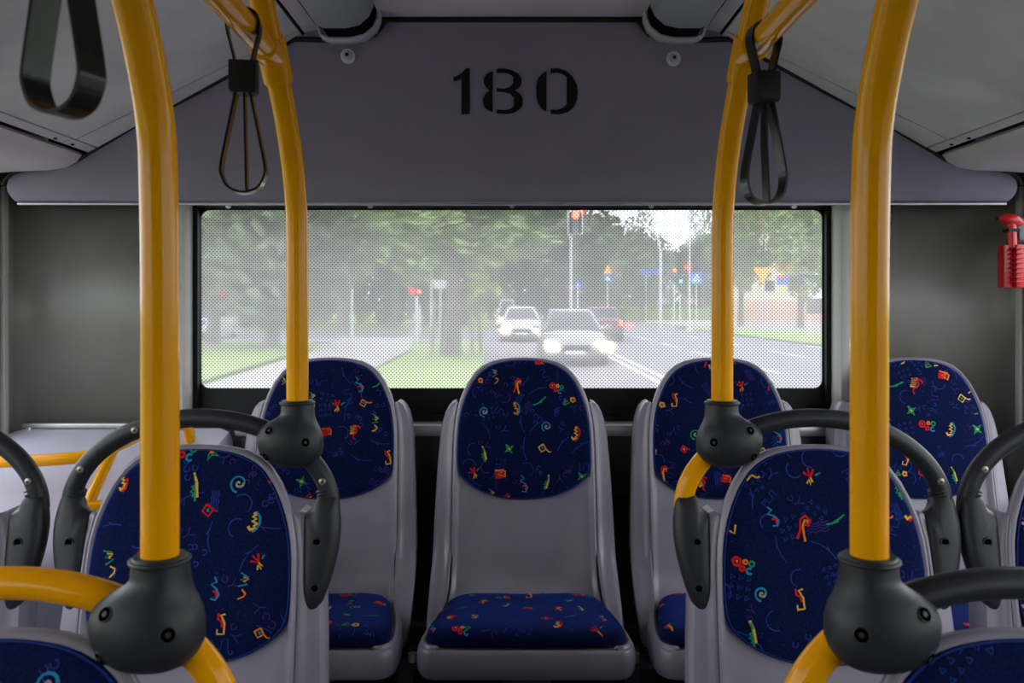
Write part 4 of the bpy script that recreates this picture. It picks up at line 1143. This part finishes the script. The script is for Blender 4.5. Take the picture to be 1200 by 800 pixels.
# ---- cars
def make_car(x, d, facing, m, label, van=False, lights=None, scale=1.0, name='car'):
    """facing -1: front towards the bus; +1: driving away"""
    root = empty(name, (x, d, 0), 0 if facing < 0 else math.pi); tag(root, label, 'car' if not van else 'van'); root.scale = (scale,) * 3
    top = 1.48 if not van else 2.0
    stn = [(-2.05, .58, .30, .52), (-2.00, .74, .22, .66), (-1.85, .84, .18, .76), (-1.0, .88, .18, .96), (0.2, .89, .18, .98), (1.5, .88, .18, 1.0), (1.95, .84, .22, 1.0), (2.08, .74, .28, .90)]
    vs = []; fs = []
    for y, w, z0, z1 in stn:
        for a, b in ((-w * .9, z0), (-w, z0 + .12), (-w, z0 + (z1 - z0) * .7), (-w * .92, z1 - .03), (-w * .5, z1 + .01), (w * .5, z1 + .01), (w * .92, z1 - .03), (w, z0 + (z1 - z0) * .7), (w, z0 + .12), (w * .9, z0)): vs.append(Vector((a, y, b)))
    for i in range(len(stn) - 1):
        for k in range(10): fs.append((i * 10 + k, i * 10 + (k + 1) % 10, i * 10 + 10 + (k + 1) % 10, i * 10 + 10 + k))
    fs.append(tuple(range(10))); fs.append(tuple((len(stn) - 1) * 10 + k for k in range(10)))
    # cabin
    cab = [(-1.15, .78, .95, -0.30, .60), (-0.30, .80, .97, 0.0, .62)]
    b = len(vs)
    ring_b = [(-.80, -1.15), (.80, -1.15), (.82, 0.3), (.78, 1.95), (-.78, 1.95), (-.82, 0.3)]
    ring_t = [(-.58, -0.30), (.58, -0.30), (.62, 0.5), (.58, 1.55), (-.58, 1.55), (-.62, 0.5)]
    for (ax, ay) in ring_b: vs.append(Vector((ax, ay, .94)))
    for (ax, ay) in ring_t: vs.append(Vector((ax, ay, top - .04)))
    for (ax, ay) in ring_t: vs.append(Vector((ax * .85, ay * .92 + .05, top)))
    for k in range(6):
        fs.append((b + k, b + (k + 1) % 6, b + 6 + (k + 1) % 6, b + 6 + k)); fs.append((b + 6 + k, b + 6 + (k + 1) % 6, b + 12 + (k + 1) % 6, b + 12 + k))
    fs.append(tuple(b + 12 + k for k in range(6)))
    mesh_obj('body', vs, fs, m, root)
    def pane(nm, pts, off):
        c = [Vector(p) + Vector(off) for p in pts]
        cc = sum(c, Vector()) / 4
        c = [cc + (p - cc) * .88 for p in c]
        mesh_obj(nm, c + [p - Vector(off) * 0.6 for p in c], [(0, 1, 2, 3), (0, 1, 5, 4), (1, 2, 6, 5), (2, 3, 7, 6), (3, 0, 4, 7)], M['glass'], root, smooth=False)
    tb = [(*ring_b[k], .94) for k in range(6)]; tt = [(*ring_t[k], top - .04) for k in range(6)]
    pane('windscreen', (tb[0], tb[1], tt[1], tt[0]), (0, -.02, .012)); pane('rear_window', (tb[3], tb[4], tt[4], tt[3]), (0, .02, .01))
    pane('side_window', (tb[1], tb[2], tt[2], tt[1]), (.02, 0, .008)); pane('side_window', (tb[2], tb[3], tt[3], tt[2]), (.02, 0, .008))
    pane('side_window', (tb[4], tb[5], tt[5], tt[4]), (-.02, 0, .008)); pane('side_window', (tb[5], tb[0], tt[0], tt[5]), (-.02, 0, .008))
    for sx in (-1, 1):
        for wy in (-1.3, 1.3):
            q = MB(); q.tube([Vector((sx * .72, wy, .31)), Vector((sx * .90, wy, .31))], .31, 18); q.tube([Vector((sx * .895, wy, .31)), Vector((sx * .912, wy, .31))], .19, 14, 1); q.build('wheel', [M['tyre'], M['post']], root)
        q = MB(); q.box((sx * .66, -2.0, .60), (.26, .14, .13), bev=.03); q.build('headlight', M['head'] if lights in ('head', 'both') else M['plate'], root)
        q = MB(); q.box((sx * .70, 2.02, .78), (.18, .12, .22), bev=.03); q.build('tail_light', M['tail'] if lights == 'tail' else M['redp'], root)
        q = MB(); q.box((sx * .98, -.75, 1.0), (.18, .10, .13), bev=.03); q.build('mirror', m, root)
    q = MB(); q.box((0, -2.05, .48), (.8, .04, .16), bev=.01); q.build('grille', M['tyre'], root)
    q = MB(); q.box((0, -2.07, .36), (.52, .02, .11)); q.build('number_plate', M['plate'], root)
    q = MB(); q.box((0, 2.09, .62), (.52, .02, .11)); q.build('number_plate', M['plate'], root)
    q = MB(); q.box((0, -1.98, .28), (1.5, .2, .16), bev=.04); q.box((0, 2.02, .36), (1.5, .16, .2), bev=.04); q.build('bumper', M['darkp'], root)
    return root
make_car(at(673, 22.5), 24.2, -1, M['silver'], 'silver car with bright headlights following closest behind the bus', lights='head')
make_car(at(611, 37), 38.0, -1, M['whitep'], 'white car with headlights on, second in the line behind the bus', lights='head')
make_car(at(599, 58), 58.0, -1, M['darkp'], 'dark car third in the line behind the white car', lights='head')
make_car(at(594, 82), 82.0, -1, M['whitep'], 'pale van farthest down the road behind the dark car', van=True, name='van')
make_car(at(706, 37), 38.5, 1, M['darkred'], 'dark red car driving away with its brake lights glowing', lights='tail')
PK1 = make_car(at(772, 90), 90.0, 1, M['whitep'], 'left one of two pale cars parked beyond the right hand verge')
PK2 = make_car(at(806, 86), 87.0, 1, M['silver'], 'right one of two pale cars parked beyond the right hand verge')
PK1.location.z = 1.10; PK2.location.z = 1.10
vr = make_car(at(243, 40), 40.0, -1, M['whitep'], 'blue and white van with a red roof bar at the left edge of the window', van=True, name='van')
q = MB(); q.box((0, 0.2, 2.08), (1.5, .4, .34), bev=.03); q.build('roof_bar', M['redp'], vr)
q = MB(); q.box((0, -2.03, .80), (1.3, .1, .2), bev=.02); q.build('bonnet_panel', M['bluep'], vr)

# ---- street furniture
def post(name, px, d, top_py, r, label, cat):
    x = at(px, d); root = empty(name, (x, d, 0)); tag(root, label, cat)
    z = E + (HY - top_py) * d / F
    q = MB(); q.cyl((0, 0, -0.03), (0, 0, z), r, 10); q.build('post', M['post'], root)
    return root, z
def signal(px, d, top_py, w, h, lamp, lm, label, arm=None, post_px=None, r=0.06):
    root, z = post('traffic_light', post_px or px, d, top_py + 2, r, label, 'traffic light')
    ox = at(px, d) - at(post_px or px, d)
    q = MB(); q.box((ox, -0.12, z - h / 2), (w, 0.2, h), bev=0.03); q.build('housing', M['black'], root)
    for k in range(3):
        q = MB(); c = Vector((ox, -0.23, z - h * (k + .5) / 3)); q.tube([c, c + Vector((0, -0.02, 0))], w * .30, 14)
        q.build('lamp', lm if k == lamp else M['greyp'], root)
    return root, z
r_, z_ = signal(674, 30.0, 247, 0.42, 0.72, 0, M['sigred'], 'tall red traffic light above the following cars', post_px=669, r=0.05)
q = MB(); q.box((at(674, 30) - at(669, 30), -0.0, z_ - .36), (0.55, 0.02, 0.85), bev=.03); q.build('backing_board', M['plate'], r_)
signal(790, 62.0, 312, 0.36, 1.0, 0, M['sigred'], 'red traffic light glowing across the junction left of the mast')
signal(797, 58.0, 325, 0.30, 0.85, 0, M['siggreen'], 'green pedestrian signal left of the blue crossing sign')
signal(492, 48.0, 337, 0.30, 0.8, 0, M['sigred'], 'red pedestrian signal by the side street left of the tree')
def flat(root, name, pts, y, th, m):
    n = len(pts)
    mesh_obj(name, [(a, y, b) for a, b in pts] + [(a, y + th, b) for a, b in pts], [tuple(range(n)), tuple(range(2 * n - 1, n - 1, -1))] + [(i, (i + 1) % n, n + (i + 1) % n, n + i) for i in range(n)], m, root, smooth=False)
def disc(r, cx=0, cz=0, n=18): return [(cx + r * math.cos(2 * math.pi * i / n), cz + r * math.sin(2 * math.pi * i / n)) for i in range(n)]
# yield sign
r_, z = post('give_way_sign', 893, 38.0, 313, 0.035, 'yellow downward triangle sign on a post right of the right rear pole', 'road sign')
flat(r_, 'rim', [(-.46, z), (.46, z), (0, z - .80)], -.06, .02, M['redp']); flat(r_, 'face', [(-.42, z - .025), (.42, z - .025), (0, z - .76)], -.075, .014, M['orangep'])
# crossing sign
r_, z = post('crossing_sign', 816, 50.0, 318, 0.035, 'blue square pedestrian crossing sign with a white triangle', 'road sign')
flat(r_, 'board', [(-.36, z), (.36, z), (.36, z - .72), (-.36, z - .72)], -.06, .02, M['bluep']); flat(r_, 'triangle', [(-.26, z - .60), (.26, z - .60), (0, z - .12)], -.075, .014, M['plate'])
flat(r_, 'walking_figure', [(-.03, z - .28), (.03, z - .28), (.04, z - .42), (.11, z - .56), (.05, z - .56), (0, z - .46), (-.06, z - .56), (-.11, z - .56), (-.04, z - .42)], -.085, .008, M['black'])
# warning sign with blue plate
r_, z = post('warning_sign', 712, 45.0, 309, 0.03, 'orange triangle warning sign above a small blue plate on a thin post', 'road sign')
flat(r_, 'triangle', [(-.22, z - .52), (.22, z - .52), (0, z - .02)], -.06, .02, M['orangep']); flat(r_, 'blue_plate', [(-.20, z - .55), (.20, z - .55), (.20, z - .95), (-.20, z - .95)], -.06, .02, M['bluep'])
flat(r_, 'white_triangle', [(-.14, z - .88), (.14, z - .88), (0, z - .62)], -.075, .012, M['plate'])
# no stopping + blue disc
r_, z = post('no_stopping_sign', 668, 34.0, 332, 0.03, 'round blue sign with a red rim on the post below the tall red light', 'road sign')
flat(r_, 'rim', disc(.16, 0, z - .18), -.05, .02, M['redp']); flat(r_, 'face', disc(.115, 0, z - .18), -.065, .014, M['bluep'])
flat(r_, 'slash', [(-.09, z - .10), (-.07, z - .08), (.09, z - .26), (.07, z - .28)], -.075, .008, M['redp'])
r_, z = post('direction_sign', 677, 34.5, 330, 0.03, 'small plain blue round sign right of the no stopping sign', 'road sign')
flat(r_, 'face', disc(.14, 0, z - .16), -.05, .02, M['bluep']); flat(r_, 'arrow', [(-.02, z - .06), (.02, z - .06), (.02, z - .26), (-.02, z - .26)], -.06, .008, M['plate'])
# blue temporary sign on the right
r_, z = post('blue_sign', 917, 46.0, 322, 0.03, 'blue sign with a red dot above an orange plate, right of the yellow triangle', 'road sign')
flat(r_, 'board', [(-.32, z), (.30, z), (.30, z - .55), (-.32, z - .55)], -.05, .02, M['bluep']); flat(r_, 'red_dot', disc(.12, -.08, z - .12), -.065, .012, M['redp'])
flat(r_, 'orange_plate', [(-.12, z - .6), (.06, z - .6), (.06, z - 1.05), (-.12, z - 1.05)], -.05, .02, M['orangep'])
# street name plate
r_, z = post('street_name_sign', 757, 62.0, 316, 0.03, 'blue street name plate on a post beside the curved lamp', 'road sign')
flat(r_, 'plate', [(-.5, z), (.9, z), (.9, z - .32), (-.5, z - .32)], -.05, .02, M['bluep'])
# two small posts with signs left of the tree
r_, z = post('left_path_sign', 516, 30.0, 328, 0.035, 'pale back of a sign on a post just left of the staked tree', 'road sign')
flat(r_, 'sign_back', [(-.22, z), (.22, z), (.22, z - .3), (-.22, z - .3)], -.05, .02, M['post'])
r_, z = post('bollard_post', 488, 36.0, 347, 0.07, 'grey post at the kerb of the side street left of the tree', 'post')
r_, z = post('park_post', 412, 36.0, 320, 0.07, 'white post beside the path right of the left rear pole', 'post')
r_, z = post('short_dark_post', 948, 36.0, 352, 0.04, 'short dark sign post in the right hand verge', 'post')
flat(r_, 'board', [(-.1, z + .1), (.75, z + .1), (.75, z - .55), (-.1, z - .55)], -.04, .03, M['darkp'])
# lamp posts
def lamp(px, d, top_py, reach, label, curved=True, r=0.10):
    x = at(px, d); z = E + (HY - top_py) * d / F
    root = empty('street_lamp', (x, d, 0)); tag(root, label, 'street lamp')
    q = MB(); R_ = min(abs(reach) * .8, 1.6); s = 1 if reach > 0 else -1
    q.tube([Vector((0, 0, -.03)), Vector((0, 0, z - R_)), Vector((s * R_ * .12, 0, z - R_ * .45)), Vector((s * R_ * .5, 0, z - R_ * .1)), Vector((s * R_, 0, z)), Vector((reach, 0, z + .08))], [r, r, r * .9, r * .8, r * .7, r * .6], 10); q.build('pole', M['post'], root)
    q = MB(); q.box((reach + s * .25, 0, z + .05), (.6, .22, .12), bev=.04); q.build('lamp_head', M['plate'], root)
lamp(774, 52.0, 264, -2.4, 'curved grey street lamp arching left in front of the round dark tree')
lamp(505, 60.0, 270, 1.6, 'pale street lamp rising behind the staked tree')
x = at(808, 50); root = empty('white_mast', (x, 50, 0)); tag(root, 'tall thin white mast just left of the blue crossing sign', 'mast')
q = MB(); q.cyl((0, 0, -.03), (0, 0, 7.2), .06, 10, 0, .045); q.build('pole', M['plate'], root)
q = MB(); q.box((0, 0, .08), (.35, .35, .2), bev=.02); q.build('base', M['post'], root)

# ---- houses
def house(x, d, w, dep, h, roof_h, wm, rm, label, wins):
    root = empty('house', (x, d, 0)); tag(root, label, 'house')
    q = MB(); q.box((0, 0, h / 2 - .05), (w, dep, h + .1)); q.build('wall', wm, root, smooth=False)
    if roof_h > 0:
        vs = [(-w / 2 - .4, -dep / 2 - .4, h - .1), (w / 2 + .4, -dep / 2 - .4, h - .1), (w / 2 + .4, dep / 2 + .4, h - .1), (-w / 2 - .4, dep / 2 + .4, h - .1), (0, -dep / 2 - .4, h + roof_h), (0, dep / 2 + .4, h + roof_h)]
        mesh_obj('roof', vs, [(0, 1, 4), (2, 3, 5), (1, 2, 5, 4), (3, 0, 4, 5), (0, 3, 2, 1)], rm, root, smooth=False)
    for a, b in wins:
        q = MB(); q.box((a, -dep / 2 - .03, b), (1.3, .1, 1.4)); f = q.build('window', M['plate'], root, smooth=False)
        q = MB(); q.box((a, -dep / 2 - .07, b), (1.1, .06, 1.2)); q.build('pane', M['glass'], f, smooth=False)
house(at(902, 92), 96, 8.5, 8, 9.5, 2.5, M['cream'], M['rooft'], 'tall cream house with a red roof behind the yellow triangle sign', [(-2.5, 3.5), (0, 3.5), (2.5, 3.5), (-2.5, 6.5), (0, 6.5), (2.5, 6.5)])
house(at(790, 130), 134, 7, 8, 6.5, 3.0, M['cream'], M['rooft'], 'distant house with a red roof behind the glowing red signal', [(-2, 3.2), (2, 3.2), (0, 5.4)])
q = MB(); q.box((at(915, 72), 72, .9), (8.2, .3, 1.9)); o = q.build('garden_wall', M['pinkwall'], smooth=False); tag(o, 'low pinkish garden wall beyond the right hand pavement', 'wall'); o['kind'] = 'thing'
